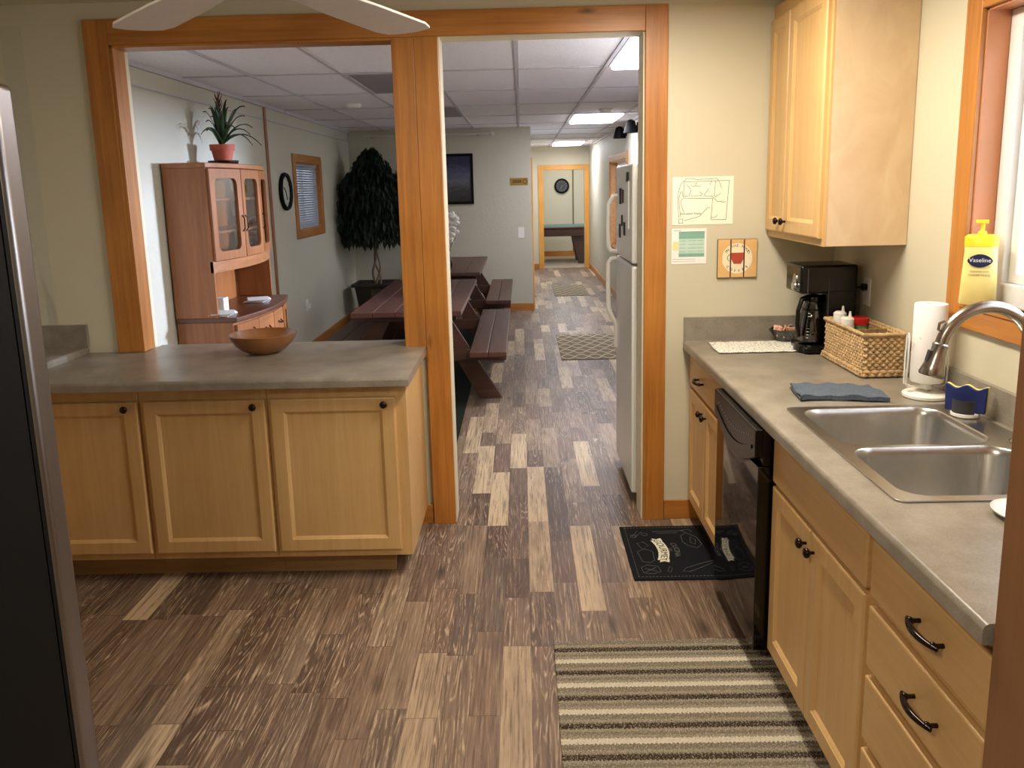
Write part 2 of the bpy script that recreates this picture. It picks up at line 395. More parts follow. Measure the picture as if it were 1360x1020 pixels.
    def build(s, name, mat, parent=None, bevel=0, seg=2, smooth=False, loc=None, rotz=0, sub=0):
        bmesh.ops.recalc_face_normals(s.bm, faces=s.bm.faces[:])
        me = bpy.data.meshes.new(name); s.bm.to_mesh(me); s.bm.free()
        me.materials.append(M[mat] if isinstance(mat, str) else mat)
        if smooth is not False:
            me.polygons.foreach_set('use_smooth', [True]*len(me.polygons))
            if hasattr(me, 'set_sharp_from_angle'): me.set_sharp_from_angle(angle=math.radians(40 if smooth is True else smooth))
        o = bpy.data.objects.new(name, me); COL.objects.link(o)
        if parent is not None: o.parent = parent
        if loc is not None: o.location = loc
        if rotz: o.rotation_euler.z = rotz
        if bevel:
            m = o.modifiers.new('bevel', 'BEVEL'); m.width = bevel; m.segments = seg; m.limit_method = 'ANGLE'; m.angle_limit = math.radians(40)
        if sub:
            m = o.modifiers.new('sub', 'SUBSURF'); m.levels = sub; m.render_levels = sub
        return o

def thing(name, label, cat, loc=(0, 0, 0), rotz=0, group=None):
    o = bpy.data.objects.new(name, None); COL.objects.link(o); o.location = loc; o.rotation_euler.z = rotz
    o['label'] = label; o['category'] = cat
    if group: o['group'] = group
    return o
def tag(o, label, cat, group=None):
    o['label'] = label; o['category'] = cat
    if group: o['group'] = group
    return o
def struct(o): o['kind'] = 'structure'; return o
def S(name, mat, *boxes, bevel=0):
    m = MB()
    for b in boxes: m.box(*b)
    return struct(m.build(name, mat, bevel=bevel))
def rrect(cx, cy, w, h, r, n=8):
    pts = []
    for (sx, sy, a0) in ((1, 1, 0), (-1, 1, 90), (-1, -1, 180), (1, -1, 270)):
        for i in range(n+1):
            a = math.radians(a0+90*i/n); pts.append((cx+sx*(w/2-r)+r*math.cos(a), cy+sy*(h/2-r)+r*math.sin(a)))
    return pts
def text(name, s, size, mat, parent, mt, depth=.0004, bend=None):
    cu = bpy.data.curves.new(name, 'FONT'); cu.body = s; cu.size = size; cu.align_x = 'CENTER'; cu.align_y = 'CENTER'; cu.extrude = depth
    o = bpy.data.objects.new(name, cu); COL.objects.link(o)
    bpy.context.view_layer.update()
    me = bpy.data.meshes.new_from_object(o.evaluated_get(bpy.context.evaluated_depsgraph_get()))
    bpy.data.objects.remove(o)
    for v in me.vertices:
        p = v.co.copy()
        if bend: p = bend(p)
        v.co = mt @ p
    me.materials.clear(); me.materials.append(M[mat])
    ob = bpy.data.objects.new(name, me); COL.objects.link(ob); ob.parent = parent; return ob
def arc_text(s, R, a0, a1, size, inward=False):
    """list of (char, x, y, rotation) placed on an arc"""
    out = []; n = len(s)
    for i, ch in enumerate(s):
        a = math.radians(a0+(a1-a0)*(i/(n-1)))
        out.append((ch, R*math.cos(a), R*math.sin(a), a-PI/2 if not inward else a+PI/2))
    return out

# ------------------------------------------------------------------ key planes
W = 3.95; WB = 4.11          # partition wall between kitchen and dining room
XR = 1.48; XL = -2.75        # kitchen side walls
DL, DR = -2.27, 1.38         # dining side walls
ZK, ZD = 2.53, 2.44
YB = 11.2; YE = 17.0         # dining back wall, end of hall
HX = .14
YN = -1.2

# floor / ceilings
S('floor', 'plank', (XL-.1, 1.6, YN, 17.06, -.05, 0))
S('floor_game_room', 'carpet', (-1.5, 3.5, 17.06, 20.2, -.05, .004))
S('ceiling_kitchen', 'ceil_k', (XL-.1, XR+.1, YN, W+.05, ZK, ZK+.05))
cd = S('ceiling_dining', 'tile', (DL-.1, DR+.1, W+.06, YE, ZD, ZD+.05))
S('ceiling_game_room', 'tile', (-1.5, 3.5, YE+.1, 20.2, ZD, ZD+.05))
gx = [-1.79, -1.19, -.605, -.012, .58, 1.18]; gy = [4.55+1.2*k for k in range(11)]
g = MB()
for x in gx: g.box(x-.0125, x+.0125, WB, YE, ZD-.008, ZD)
for y in gy: g.box(DL, DR, y-.0125, y+.0125, ZD-.007, ZD)
g.box(DL, DL+.022, WB, YB, ZD-.03, ZD); g.box(DR-.022, DR, WB, YE, ZD-.03, ZD)
struct(g.build('trim_1', 'tbar'))

# partition wall with pass-through and doorway
PX0, PX1, DX0, DX1, HT = -1.87, -.575, -.365, .575, 2.35
S('wall_middle', 'paint',
  (XL, PX0, W, WB, 0, ZK), (PX0, XR, W, WB, HT, ZK), (PX1, DX0, W, WB, 0, HT), (DX1, XR, W, WB, 0, HT), (PX0, PX1, W, WB, 0, .87))
# cream drywall returns in the openings
S('trim_2', 'paint_cream', (DX0, DX0+.004, W+.002, WB+.002, 0, HT), (DX1-.004, DX1, W+.002, WB+.002, 0, HT), (DX0, DX1, W+.002, WB+.002, HT-.004, HT),
  (PX0, PX0+.004, W+.10, WB+.004, .915, HT))
def casing(name, mat, boxes): return S(name, mat, *boxes, bevel=.003)
casing('trim_3', 'oak_z', [(-1.98, -1.868, W-.02, W, .915, 2.455), (-1.868, -1.85, W-.018, W+.10, .915, 2.345)])
casing('trim_4', 'oak_x', [(-1.868, .578, W-.02, W, 2.343, 2.455), (-1.868, -.577, W-.018, W+.10, 2.33, 2.343)])
casing('trim_5', 'oak_z', [(-.577, -.474, W-.02, W, .862, 2.343)])
casing('trim_6', 'oak_z', [(-.474, -.364, W-.022, W, 0, 2.343)])
casing('trim_7', 'oak_z', [(.578, .682, W-.02, W, 0, 2.455)])
casing('baseboard_middle', 'oak_x', [(-.64, -.476, W-.014, W, 0, .098), (.684, .86, W-.014, W, 0, .098)])

# kitchen outer walls
WY0, WY1, WZ0, WZ1 = 1.45, 2.76, 1.25, 2.18     # kitchen window opening
S('wall_right', 'paint', (XR, XR+.16, YN, WY0, 0, ZK), (XR, XR+.16, WY1, W+.16, 0, ZK), (XR, XR+.16, WY0, WY1, 0, WZ0), (XR, XR+.16, WY0, WY1, WZ1, ZK))
S('wall_left', 'paint', (XL-.1, XL, YN, W, 0, ZK))
S('wall_rear', 'paint', (XL-.1, XR+.1, YN-.1, YN, 0, ZK))
# kitchen window
w = struct(bpy.data.objects.new('window_1', None)); COL.objects.link(w); w.location = (XR, (WY0+WY1)/2, WZ0)
def wloc(m, name, mat, parent, o=(0, 0, 0), **k):
    ob = m.build(name, mat, parent, **k); me = ob.data
    for v in me.vertices: v.co -= Vector(o)
    return ob
O1 = (XR, (WY0+WY1)/2, WZ0)
m = MB(); m.box(XR-.018, XR, WY1, WY1+.095, WZ0-.085, WZ1+.105); m.box(XR-.018, XR, WY0-.1, WY0, WZ0-.085, WZ1+.105)
wloc(m, 'side_casing', 'oak_z', w, O1, bevel=.003)
m = MB(); m.box(XR-.018, XR, WY0, WY1, WZ1, WZ1+.105); wloc(m, 'head_casing', 'oak_y', w, O1, bevel=.003)
m = MB(); m.box(XR-.022, XR+.07, WY0, WY1, WZ0-.018, WZ0); m.box(XR-.018, XR, WY0, WY1, WZ0-.085, WZ0-.018)
wloc(m, 'sill', 'oak_y', w, O1, bevel=.004)
m = MB(); m.box(XR, XR+.07, WY1-.008, WY1, WZ0, WZ1); m.box(XR, XR+.07, WY0, WY0+.008, WZ0, WZ1); m.box(XR, XR+.07, WY0, WY1, WZ1-.008, WZ1)
wloc(m, 'reveal', 'reveal', w, O1)
m = MB(); fx0, fx1 = XR+.07, XR+.15
def rq(y0, y1, z0, z1): return [(y0, z0), (y1, z0), (y1, z1), (y0, z1)]
m.plate(rq(WY0+.008, WY1-.008, WZ0, WZ1-.008), [rq(WY0+.075, WY1-.075, WZ0+.07, WZ1-.07)], fx0, fx1, 'YZ')
m.plate(rq(WY0+.0755, WY1-.0755, WZ0+.0705, WZ1-.0705), [rq(WY0+.11, 2.02, WZ0+.105, WZ1-.105), rq(2.06, WY1-.115, WZ0+.105, WZ1-.105)], fx0+.02, fx1-.01, 'YZ')
wloc(m, 'sash_frame', 'vinyl', w, O1, bevel=.004)
m = MB(); m.box(fx0+.035, fx0+.039, WY0+.1, WY1-.1, WZ0+.1, WZ1-.1); wloc(m, 'pane', 'glass', w, O1)

# dining room shell
S('wall_dining_left', 'paint_dining', (DL-.1, DL, WB-.16, 8.45, 0, ZD), (DL-.1, DL, 9.45, YB+.1, 0, ZD), (DL-.1, DL, 8.45, 9.45, 0, 1.28), (DL-.1, DL, 8.45, 9.45, 1.96, ZD))
S('wall_dining_back', 'paint_dining', (DL, HX, YB, YB+.12, 0, ZD))
S('wall_hall_left', 'paint_dining', (HX-.1, HX, YB+.12, YE, 0, ZD))
RW = [(6.05, 6.75, 1.2, 2.03), (10.95, 12.95, .75, 2.0)]   # windows on dining right wall
S('wall_dining_right', 'paint_dining', (DR, DR+.14, WB, 6.0, 0, ZD), (DR, DR+.14, 7.4, 10.95, 0, ZD), (DR, DR+.14, 12.95, YE, 0, ZD),
  (DR, DR+.14, 6.0, 7.4, 0, 1.2), (DR, DR+.14, 6.0, 7.4, 2.03, ZD), (DR, DR+.14, 10.95, 12.95, 0, .75), (DR, DR+.14, 10.95, 12.95, 2.0, ZD))
FX0, FX1, FZ = .45, 1.28, 1.98
S('wall_hall_end', 'paint', (HX-.1, FX0, YE, YE+.12, 0, ZD), (FX1, DR+.14, YE, YE+.12, 0, ZD), (FX0, FX1, YE, YE+.12, FZ, ZD))
casing('trim_8', 'pine_z', [(FX0-.10, FX0, YE-.02, YE, 0, FZ+.1), (FX1, FX1+.098, YE-.02, YE, 0, FZ+.1)])
casing('trim_9', 'pine_x', [(FX0, FX1, YE-.02, YE, FZ, FZ+.1)])
casing('trim_10', 'pine_z', [(HX, HX+.02, YB+.06, YB+.16, 0, 2.05)])
casing('trim_11', 'hutch_z', [(DL, DL+.012, 7.53, 7.59, .1, ZD)])
casing('trim_12', 'tbar', [(DL, DL+.012, WB+.02, 7.5, ZD-.14, ZD-.125), (DL, DL+.012, 7.6, YB, ZD-.14, ZD-.125)])
S('baseboard_dining_left', 'oak_y', (DL, DL+.014, WB+.02, 5.25, 0, .1), (DL, DL+.014, 6.5, YB, 0, .1), bevel=.002)
S('baseboard_dining_back', 'oak_x', (DL+.02, HX, YB-.014, YB, 0, .1), bevel=.002)
S('baseboard_hall_left', 'oak_y', (HX, HX+.014, YB+.17, YE-.02, 0, .1), bevel=.002)
S('baseboard_hall_end', 'oak_x', (HX+.015, FX0-.1, YE-.014, YE, 0, .1), bevel=.002)
S('baseboard_dining_right', 'oak_y', (DR-.014, DR, 6, YE-.02, 0, .1), bevel=.002)
# game room
S('wall_game_far', 'paint', (-1.5, 3.5, 19.9, 20.0, 0, ZD))
S('wall_game_left', 'paint', (-1.6, -1.5, YE+.12, 20.0, 0, ZD)); S('wall_game_right', 'paint', (3.5, 3.6, YE+.12, 20.0, 0, ZD))
S('baseboard_game_far', 'oak_x', (-1.5, 3.5, 19.88, 19.9, 0, .13)); S('trim_13', 'greenbatten', (1.215, 1.245, 19.88, 19.9, .13, ZD))

def wood_window(name, x, y0, y1, z0, z1, side, mat_z='oak_z', mat_y='oak_y', blind=True, t=.1):
    """opening in a wall whose room face is at x; side=+1 when the room lies on +x"""
    e = struct(bpy.data.objects.new(name, None)); COL.objects.link(e); e.location = (x, (y0+y1)/2, z0); o = tuple(e.location)
    a, b = (x, x+.018*side); c = .085
    m = MB(); m.box(a, b, y0-c, y0, z0-c, z1+c); m.box(a, b, y1, y1+c, z0-c, z1+c); wloc(m, 'side_casing', mat_z, e, o, bevel=.003)
    m = MB(); m.box(a, b, y0, y1, z1, z1+c); m.box(a, b, y0, y1, z0-c, z0); wloc(m, 'head_casing', mat_y, e, o, bevel=.003)
    m = MB(); q = x-t*side
    m.box(x, q, y0, y0+.01, z0, z1); m.box(x, q, y1-.01, y1, z0, z1); m.box(x, q, y0, y1, z0, z0+.01); m.box(x, q, y0, y1, z1-.01, z1); wloc(m, 'reveal', mat_y, e, o)
    m = MB(); q0, q1 = x-(t-.01)*side, x-(t-.04)*side
    ym = (y0+y1)/2
    m.plate([(y0+.01, z0+.01), (y1-.01, z0+.01), (y1-.01, z1-.01), (y0+.01, z1-.01)], [[(y0+.05, z0+.05), (ym-.02, z0+.05), (ym-.02, z1-.05), (y0+.05, z1-.05)], [(ym+.02, z0+.05), (y1-.05, z0+.05), (y1-.05, z1-.05), (ym+.02, z1-.05)]], q0, q1, 'YZ')
    wloc(m, 'sash_frame', 'vinyl', e, o)
    m = MB(); qm = x-(t-.02)*side; m.box(qm, qm+.003*side, y0+.05, y1-.05, z0+.05, z1-.05); wloc(m, 'pane', 'glass', e, o)
    if blind:
        m = MB(); n = int((z1-z0-.02)/.025); R = Matrix.Rotation(math.radians(68*side), 3, 'Y')
        for i in range(n): m.obox(((x-.03*side), (y0+y1)/2, z0+.02+i*.025), (.024, y1-y0-.03, .0012), R)
        m.box(x-.015*side, x-.045*side, y0+.012, y1-.012, z1-.035, z1-.011); wloc(m, 'blind', 'blind', e, o)
    return e
wood_window('window_2', DL, 8.45, 9.45, 1.28, 1.96, 1)
wood_window('window_3', DR, 6.0, 7.4, 1.2, 2.03, -1, blind=False, t=.14)
wood_window('window_4', DR, 10.95, 12.95, .75, 2.0, -1, blind=False, t=.14)

# ------------------------------------------------------------------ cabinets
def raised_door(mb, w, h, t=.02, rail=.055, rec=.0105):
    """shaker style door in the x-z plane, front at y=0 facing -y, lower left at origin"""
    def R(i, y): return [(i, y, i), (w-i, y, i), (w-i, y, h-i), (i, y, h-i)]
    mb.ring_loft([R(0, t), R(0, .006), R(.0025, .0015), R(.007, 0), R(rail, 0), R(rail+.003, .003), R(rail+.006, .0045), R(rail+.013, rec), ], True, True, False)
    r = rail+.013
    mb.ring_loft([R(r, rec), R(r+.0001, rec)], True, False, True)
    return mb
def knob(parent, loc, direction):
    m = MB(); p = [(.0045, 0), (.005, .010), (.008, .013), (.0145, .018), (.0155, .023), (.013, .028), (.006, .031), (.001, .0315)]
    if direction == '-y': m.lathe([(r, -h) for r, h in p], loc, 20, 'Y', True, True)
    else: m.lathe([(r, -h) for r, h in p], loc, 20, 'X', True, True)
    return m.build('knob', 'bronze', parent, smooth=60)
def door_x(parent, x0, z0, w, h, y, k=None, mat='maple_z'):
    m = raised_door(MB(), w, h); o = m.build('door', mat, parent); o.location = (x0, y, z0)
    if k: knob(o, k, '-y')
    return o
def door_y(parent, y0, z0, w, h, x, k=None, mat='maple_z'):
    """door facing -x; spans y0-w .. y0 (y0 is the far edge)"""
    m = raised_door(MB(), w, h)
    bmesh.ops.rotate(m.bm, verts=m.bm.verts[:], cent=(0, 0, 0), matrix=Matrix.Rotation(-PI/2, 3, 'Z'))
    o = m.build('door', mat, parent); o.location = (x, y0, z0)
    if k: knob(o, k, '-x')
    return o

# peninsula cabinets: three units under one worktop
def pen_unit(x0, x1, label, end=False):
    t = thing('base_cabinet', label, 'cabinet', (x0, 3.35, 0), group='maple base cabinets of the peninsula'); w_ = x1-x0
    m = MB(); m.box(0, w_, 0, .575, .105, .872); m.build('body', 'maple_z', t, bevel=.002)
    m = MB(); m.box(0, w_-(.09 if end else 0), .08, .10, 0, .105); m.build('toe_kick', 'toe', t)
    return t
P = [(-2.165, -1.628), (-1.626, -1.087), (-1.085, -.50)]
lab = ['maple base cabinet at the left end of the peninsula, beside the dark refrigerator', 'middle maple base cabinet of the peninsula, between its two neighbours', 'maple base cabinet at the open right end of the peninsula, beside the doorway post']
for i, (a, b) in enumerate(P):
    t = pen_unit(a, b, lab[i], i == 2)
    x0 = .02 if i < 2 else .015; dw = .515 if i < 2 else .525
    door_x(t, x0, .137, dw, .68, -.02, (dw-.045, 0, .652))
# worktop of the peninsula
def nose_profile(x_front, x_back, z0=.876, z1=.914, r=.014):
    pts = [(x_back, z0), (x_back, z1)]
    for i in range(7):
        a = PI/2*i/6; pts.append((x_front+r-r*math.sin(a), z1-r+r*math.cos(a)))
    pts += [(x_front, z0)]
    return pts
m = MB(); m.prism([(y, z) for y, z in nose_profile(3.272, W-.001)], -2.185, -.475, 'YZ')
m.box(-1.848, -.5795, W-.001, 4.125, .876, .914)
m.build('worktop', 'counter', smooth=30)
tag(bpy.data.objects['worktop'], 'grey laminate worktop of the peninsula, under the wooden bowl', 'countertop')
# left-hand worktop and its cabinet
t = thing('base_cabinet', 'maple base cabinet along the left wall under the raised grey corner counter', 'cabinet', (-2.72, 2.1, 0), group=None)
m = MB(); m.box(-.02, .53, .05, 1.84, .105, .904); m.build('body', 'maple_z', t)
m = MB(); m.box(-.02, .47, .05, 1.15, 0, .105); m.build('toe_kick', 'toe', t)
m = raised_door(MB(), .55, .7); bmesh.ops.rotate(m.bm, verts=m.bm.verts[:], cent=(0, 0, 0), matrix=Matrix.Rotation(PI/2, 3, 'Z')); o = m.build('door', 'maple_z', t); o.location = (.551, .2, .14)
m = MB(); m.prism([(-2.72-.03+(-2.13+2.75)-(x-(-2.75)), z) for x, z in nose_profile(-2.75, -2.13, .905, .945)], 2.1, W-.002, 'XZ')
m.box(-2.749, -2.73, 2.1, W-.003, .945, 1.05); m.box(-2.73, -2.125, W-.022, W-.002, .945, 1.055)
tag(m.build('corner_worktop', 'counter', smooth=30), 'grey laminate corner counter with backsplash at the far left', 'countertop')

# right-hand run ---------------------------------------------------
CX = .80
def side_unit(name, y0, y1, label, grp=None):
    t = thing(name, label, 'cabinet', (CX, y0, 0), group=grp); L = y1-y0
    m = MB()
    if name == 'sink_cabinet':
        m.box(.02, .039, 0, L, .105, .872); m.box(.039, .66, 0, .018, .105, .715); m.box(.039, .66, L-.018, L, .105, .715); m.box(.039, .66, .018, L-.018, .105, .125)
    else: m.box(.02, .66, 0, L, .105, .872)
    m.build('body', 'maple_z', t, bevel=.002)
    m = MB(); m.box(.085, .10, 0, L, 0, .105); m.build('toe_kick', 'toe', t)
    return t
def drawer(parent, y0, y1, z0, z1, pull=True, py=None):
    m = MB(); m.box(0, .02, y0, y1, z0, z1)
    o = m.build('drawer', 'maple_y', parent, bevel=.005, seg=2)
    if pull:
        yc = (y0+y1)/2 if py is None else py; zc = (z0+z1)/2; m = MB()
        pts = []
        for i in range(17):
            u = -1+2*i/16; pts.append((-.034+.014*u*u, yc+.062*u, zc+.0))
        m.tube(pts, .006, 10, rfun=lambda f, i: .0045+.0035*math.sin(PI*f))
        for s_ in (-1, 1):
            m.cyl((-.010, yc+.048*s_, zc), .005, .022, 'X', 12); m.sph((-.021, yc+.048*s_, zc), .0085, n=8)
        m.build('handle', 'bronze', o, smooth=60)
    return o
t = side_unit('base_cabinet', 3.175, 3.945, 'maple base cabinet with one drawer beyond the dishwasher')
drawer(t, .03, .755, .70, .842, py=.49)
door_y(t, .755, .115, .335, .565, 0, (0, -.335+.035, .565-.05)); door_y(t, .415, .115, .37, .565, 0, (0, -.035, .565-.05))
t = side_unit('sink_cabinet', 1.828, 2.583, 'maple cabinet under the sink with false drawer front and two doors')
drawer(t, .012, .745, .70, .842, False)
door_y(t, .745, .105, .362, .58, 0, (0, -.362+.03, .58-.05)); door_y(t, .378, .105, .366, .58, 0, (0, -.03, .58-.05))
t = side_unit('drawer_cabinet', 1.306, 1.824, 'maple cabinet with a stack of pull-handle drawers next to the brown pantry')
for z0, z1 in ((.70, .838), (.520, .674), (.328, .494), (.118, .300)): drawer(t, .012, .506, z0, z1, py=.215)

# dishwasher
t = thing('dishwasher', 'glossy black dishwasher between the maple base cabinets', 'dishwasher', (.752, 2.588, 0))
m = MB(); m.box(.06, .10, .004, .58, .10, .87); m.box(.10, .66, .004, .58, .10, .70); m.box(.11, .62, .01, .57, .0, .10); m.build('body', 'blackm', t)
m = MB(); ring = []
m.prism([(x, y) for x, y in [(.058, .004), (.058, .58)]+[(.006-.006*math.sin(PI*i/12), .58-.576*i/12) for i in range(13)]], .085, .742, 'XY')
m.build('door', 'dwblack', t, bevel=.003, smooth=30)
m = MB()
poly = [(.004, .868), (.58, .868)]+[(.58-.576*i/16, .775-.075*math.sin(PI*i/16)) for i in range(17)]
m.prism(poly, -.007, .022, 'YZ'); m.box(.02, .058, .004, .58, .744, .868)
m.build('control_panel', 'black', t, bevel=.004)
m = MB(); m.prism([(.04+.5*i/16, .795-.055*math.sin(PI*i/16)) for i in range(17)]+[(.54-.5*i/16, .808-.052*math.sin(PI*(16-i)/16)) for i in range(17)], -.011, -.006, 'YZ')
m.build('handle_lip', 'black', t)
for i in range(16): MB().sph((-.008, .08+i*.028, .830-.03*math.sin(PI*i/15)), .003, n=5).build('button', 'gasket', t)
# filler stiles beside dishwasher are part of neighbours; worktop
SX0, SX1, SY0, SY1 = .865, 1.432, 1.84, 2.68
m = MB(); m.prism(nose_profile(.770, .89, .874), 1.30, W-.001, 'XZ')
m.box(.89, XR-.002, 1.30, SY0+.02, .874, .914); m.box(.89, XR-.002, SY1-.02, W-.001, .874, .914); m.box(SX1-.02, XR-.002, SY0+.02, SY1-.02, .874, .914)
m.box(XR-.02, XR-.001, 1.30, W-.001, .914, 1.014); m.box(.772, XR-.02, W-.022, W-.001, .914, 1.026)
tag(m.build('sink_worktop', 'counter', smooth=30), 'long grey laminate worktop with backsplash along the right wall, holding the sink', 'countertop')

# sink
t = thing('double_sink', 'stainless steel double-bowl sink set in the right worktop', 'sink', (SX0, SY0, .914))
sw, sh = SX1-SX0, SY1-SY0
bowls = [rrect(.035+.22, .03+.185, .44, .37, .07), rrect(.035+.22, sh-.03-.195, .44, .39, .07)]
m = MB(); m.plate(rrect(sw/2, sh/2, sw, sh, .025), bowls, .001, .005)
m.build('rim', 'steel', t, bevel=.0015, smooth=30)
for (cx, cy, w_, h_) in ((.255, .215, .44, .37), (.255, sh-.225, .44, .39)):
    m = MB(); rings = []
    for (z, d, r) in ((.005, 0, .07), (.002, .004, .068), (-.02, .008, .066), (-.14, .02, .06), (-.165, .028, .055), (-.178, .045, .05), (-.182, .075, .04)):
        rings.append([(x, y, z) for x, y in rrect(cx, cy, w_-2*d, h_-2*d, r)])
    m.ring_loft(rings, True, False, True)
    o = m.build('basin', 'steel', t, smooth=50)
    m = MB(); m.lathe([(.042, 0), (.038, .003), (.022, .001), (.0, -.002)], (cx, cy, -.1805), 24); m.build('drain', 'silver', o, smooth=True)
# faucet
t = thing('kitchen_faucet', 'brushed nickel gooseneck faucet with pull-down spray head over the sink', 'faucet', (1.398, 2.25, .919))
m = MB(); m.lathe([(.034, 0), (.034, .006), (.026, .014), (.022, .06), (.019, .10)], (0, 0, 0), 28, cap0=True, cap1=True); m.build('base', 'nickel', t, smooth=True)
pts = [(0, 0, .09), (0, 0, .16), (0, 0, .22), (-.0, 0, .262)]
R_ = .126; cxn, czn = -.126, .262
for i in range(1, 25):
    a = math.radians(168*i/24); pts.append((cxn+R_*math.cos(a), 0, czn+1.03*R_*math.sin(a)))
m = MB(); m.tube(pts, .017, 20); m.build('neck', 'nickel', t, smooth=True)
ex, _, ez = pts[-1]; d = Vector((-.25, 0, -1)).normalized()
m = MB(); m.tube([Vector((ex, 0, ez))+d*s_ for s_ in (-.004, .0, .010, .03, .06, .084, .090)], .02, 28, rfun=lambda f, i: [.018, .0215, .0205, .022, .028, .034, .032][i])
o = m.build('spray_head', 'nickel', t, smooth=True)
m = MB(); m.obox(Vector((ex, 0, ez))+d*.035+Vector((-.024, 0, .004)), (.008, .016, .034), Matrix.Rotation(.25, 3, 'Y')); m.build('spray_button', 'soapgrey', o, bevel=.003)
m = MB(); m.tube([(ex+.004, .0, ez+.03), (ex-.010, 0, ez+.042), (ex-.008, 0, ez+.060), (ex+.006, 0, ez+.066)], .004, 8); m.build('spray_clip', 'nickel', o, smooth=True)
m = MB(); m.tube([(0, -.02, .07), (0, -.06, .085), (0, -.10, .12)], .007, 10); m.build('lever', 'nickel', t, smooth=True)

# upper cabinet
t = thing('wall_cabinet', 'maple wall cabinet with two doors above the coffee maker', 'cabinet', (1.15, 3.21, 1.408))
m = MB(); m.box(.02, XR-1.151, 0, .739, .0, 1.02); m.build('body', 'veneer', t, bevel=.002)
m = MB(); m.box(.012, .02, 0, .739, 0, 1.02); m.build('face_frame', 'maple_z', t)
door_y(t, .722, .03, .262, .93, -.008, (0, -.262+.035, .05)); door_y(t, .452, .03, .43, .93, -.008, (0, -.035, .05))

# brown pantry at the right edge
t = thing('pantry_cabinet', 'tall dark brown wooden pantry at the right edge, end of the worktop', 'cabinet', (.785, .62, 0))
m = MB(); m.box(.02, .63, 0, .676, .10, 2.2); m.box(.08, .63, .01, .66, 0, .10); m.build('body', 'pantry', t, bevel=.003)
m = MB(); m.box(0, .019, .004, .674, .11, 2.19); o = m.build('door', 'pantry', t, bevel=.003); knob(o, (0, .05, 1.05), '-x')

# refrigerator on the left (kitchen)
t = thing('kitchen_refrigerator', 'black refrigerator with stainless door edge at the far left', 'refrigerator', (-1.842, .86, 0))
m = MB(); m.box(0, .885, 0, .665, .03, 1.86); m.build('body', 'blackm', t, bevel=.006)
m = MB(); m.box(.02, .86, .02, .6, 0, .03); m.build('foot_rail', 'blackm', t)
m = MB(); m.box(0, .885, .665, .678, .05, 1.85); m.build('gasket', 'blackm', t)
m = MB(); m.box(0, .893, .678, .745, .36, 1.875); o = m.build('upper_door', 'fridge_edge', t, bevel=.014, seg=4, smooth=60)
m = MB(); m.tube([(.06, .75, .75), (.06, .79, .78), (.06, .79, 1.55), (.06, .75, 1.58)], .011, 10); m.build('handle', 'silver', o, smooth=True)
m = MB(); m.box(0, .893, .678, .745, .05, .35); o = m.build('freezer_drawer', 'fridge_edge', t, bevel=.014, seg=4, smooth=60)
m = MB(); m.tube([(.1, .745, .3), (.1, .79, .3), (.7, .79, .3), (.7, .745, .3)], .011, 10); m.build('handle', 'silver', o, smooth=True)

# ------------------------------------------------------------------ things on the worktops
t = thing('wooden_bowl', 'shallow turned wooden bowl on the peninsula worktop', 'bowl', (-1.243, 3.86, .914))
m = MB(); prof = [(.0, .004), (.062, .004), (.066, 0), (.07, .004), (.10, .018), (.132, .045), (.152, .078), (.157, .094), (.153, .096), (.147, .088), (.126, .052), (.09, .026), (.05, .016), (.0, .014)]
m.lathe(prof[1:], (0, 0, 0), 56, cap1=True, cap0=True); m.build('bowl', 'bowl', t, smooth=60)

# drying mat, coffee maker, carafe
m = MB(); rng = []
nx, ny = 24, 12
x0, x1, y0, y1 = .862, 1.29, 3.60, 3.855
def hz(i, j): return .0035+.0012*math.sin(i*1.7)*math.cos(j*1.3)
top = [[(x0+(x1-x0)*i/nx+(.018 if j/ny > .5 else 0)*(j/ny-.5), y0+(y1-y0)*j/ny, hz(i, j)) for i in range(nx+1)] for j in range(ny+1)]
vs = [[m.bm.verts.new(p) for p in r] for r in top]
for j in range(ny):
    for i in range(nx): m.bm.faces.new((vs[j][i], vs[j][i+1], vs[j+1][i+1], vs[j+1][i]))
for v in m.bm.verts: v.co -= Vector((x0, y0, -.0))
o = m.build('drying_mat', 'quilt', loc=(x0, y0, .9145), smooth=True); so = o.modifiers.new('s', 'SOLIDIFY'); so.thickness = .003; so.offset = -1
tag(o, 'white quilted drying mat under the coffee maker', 'mat')

t = thing('coffee_maker', 'black drip coffee maker with glass carafe under the wall cabinet', 'coffee maker', (1.188, 3.535, .919))
m = MB(); m.box(.03, .245, 0, .20, 0, .03); m.box(.118, .245, 0, .20, .03, .28); m.box(.0, .245, 0, .20, .262, .385)
m.build('body', 'black', t, bevel=.012, seg=3, smooth=50)
m = MB(); m.lathe([(.074, 0), (.078, .004), (.078, .028), (.072, .032)], (.088, .085, .002), 36, cap0=True, cap1=True); m.build('warming_plate', 'black', t, smooth=True)
m = MB(); m.lathe([(.017, -.006), (.018, .002), (.018, .006)], (0, 0, 0), 24, 'X', True, True); o = m.build('control_dial', 'silver', t, smooth=True); o.location = (-.006, .07, .29)
m = MB(); m.prism([(.07+.024*math.cos(2*PI*i/28), .308+.038*math.sin(2*PI*i/28)) for i in range(28)], -.004, .001, 'YZ'); m.build('control_plate', 'silver', t)
m = MB(); m.box(.12, .124, -.002, 0, .05, .33); m.box(.03, .034, -.002, 0, .26, .37); m.build('trim_strip', 'soapgrey', t)
o = MB().lathe([(.05, .033), (.064, .037), (.066, .06), (.06, .11), (.046, .155), (.036, .175), (.038, .182)], (.088, .085, .003), 40, cap0=True).build('carafe', 'glass_dark', t, smooth=True)
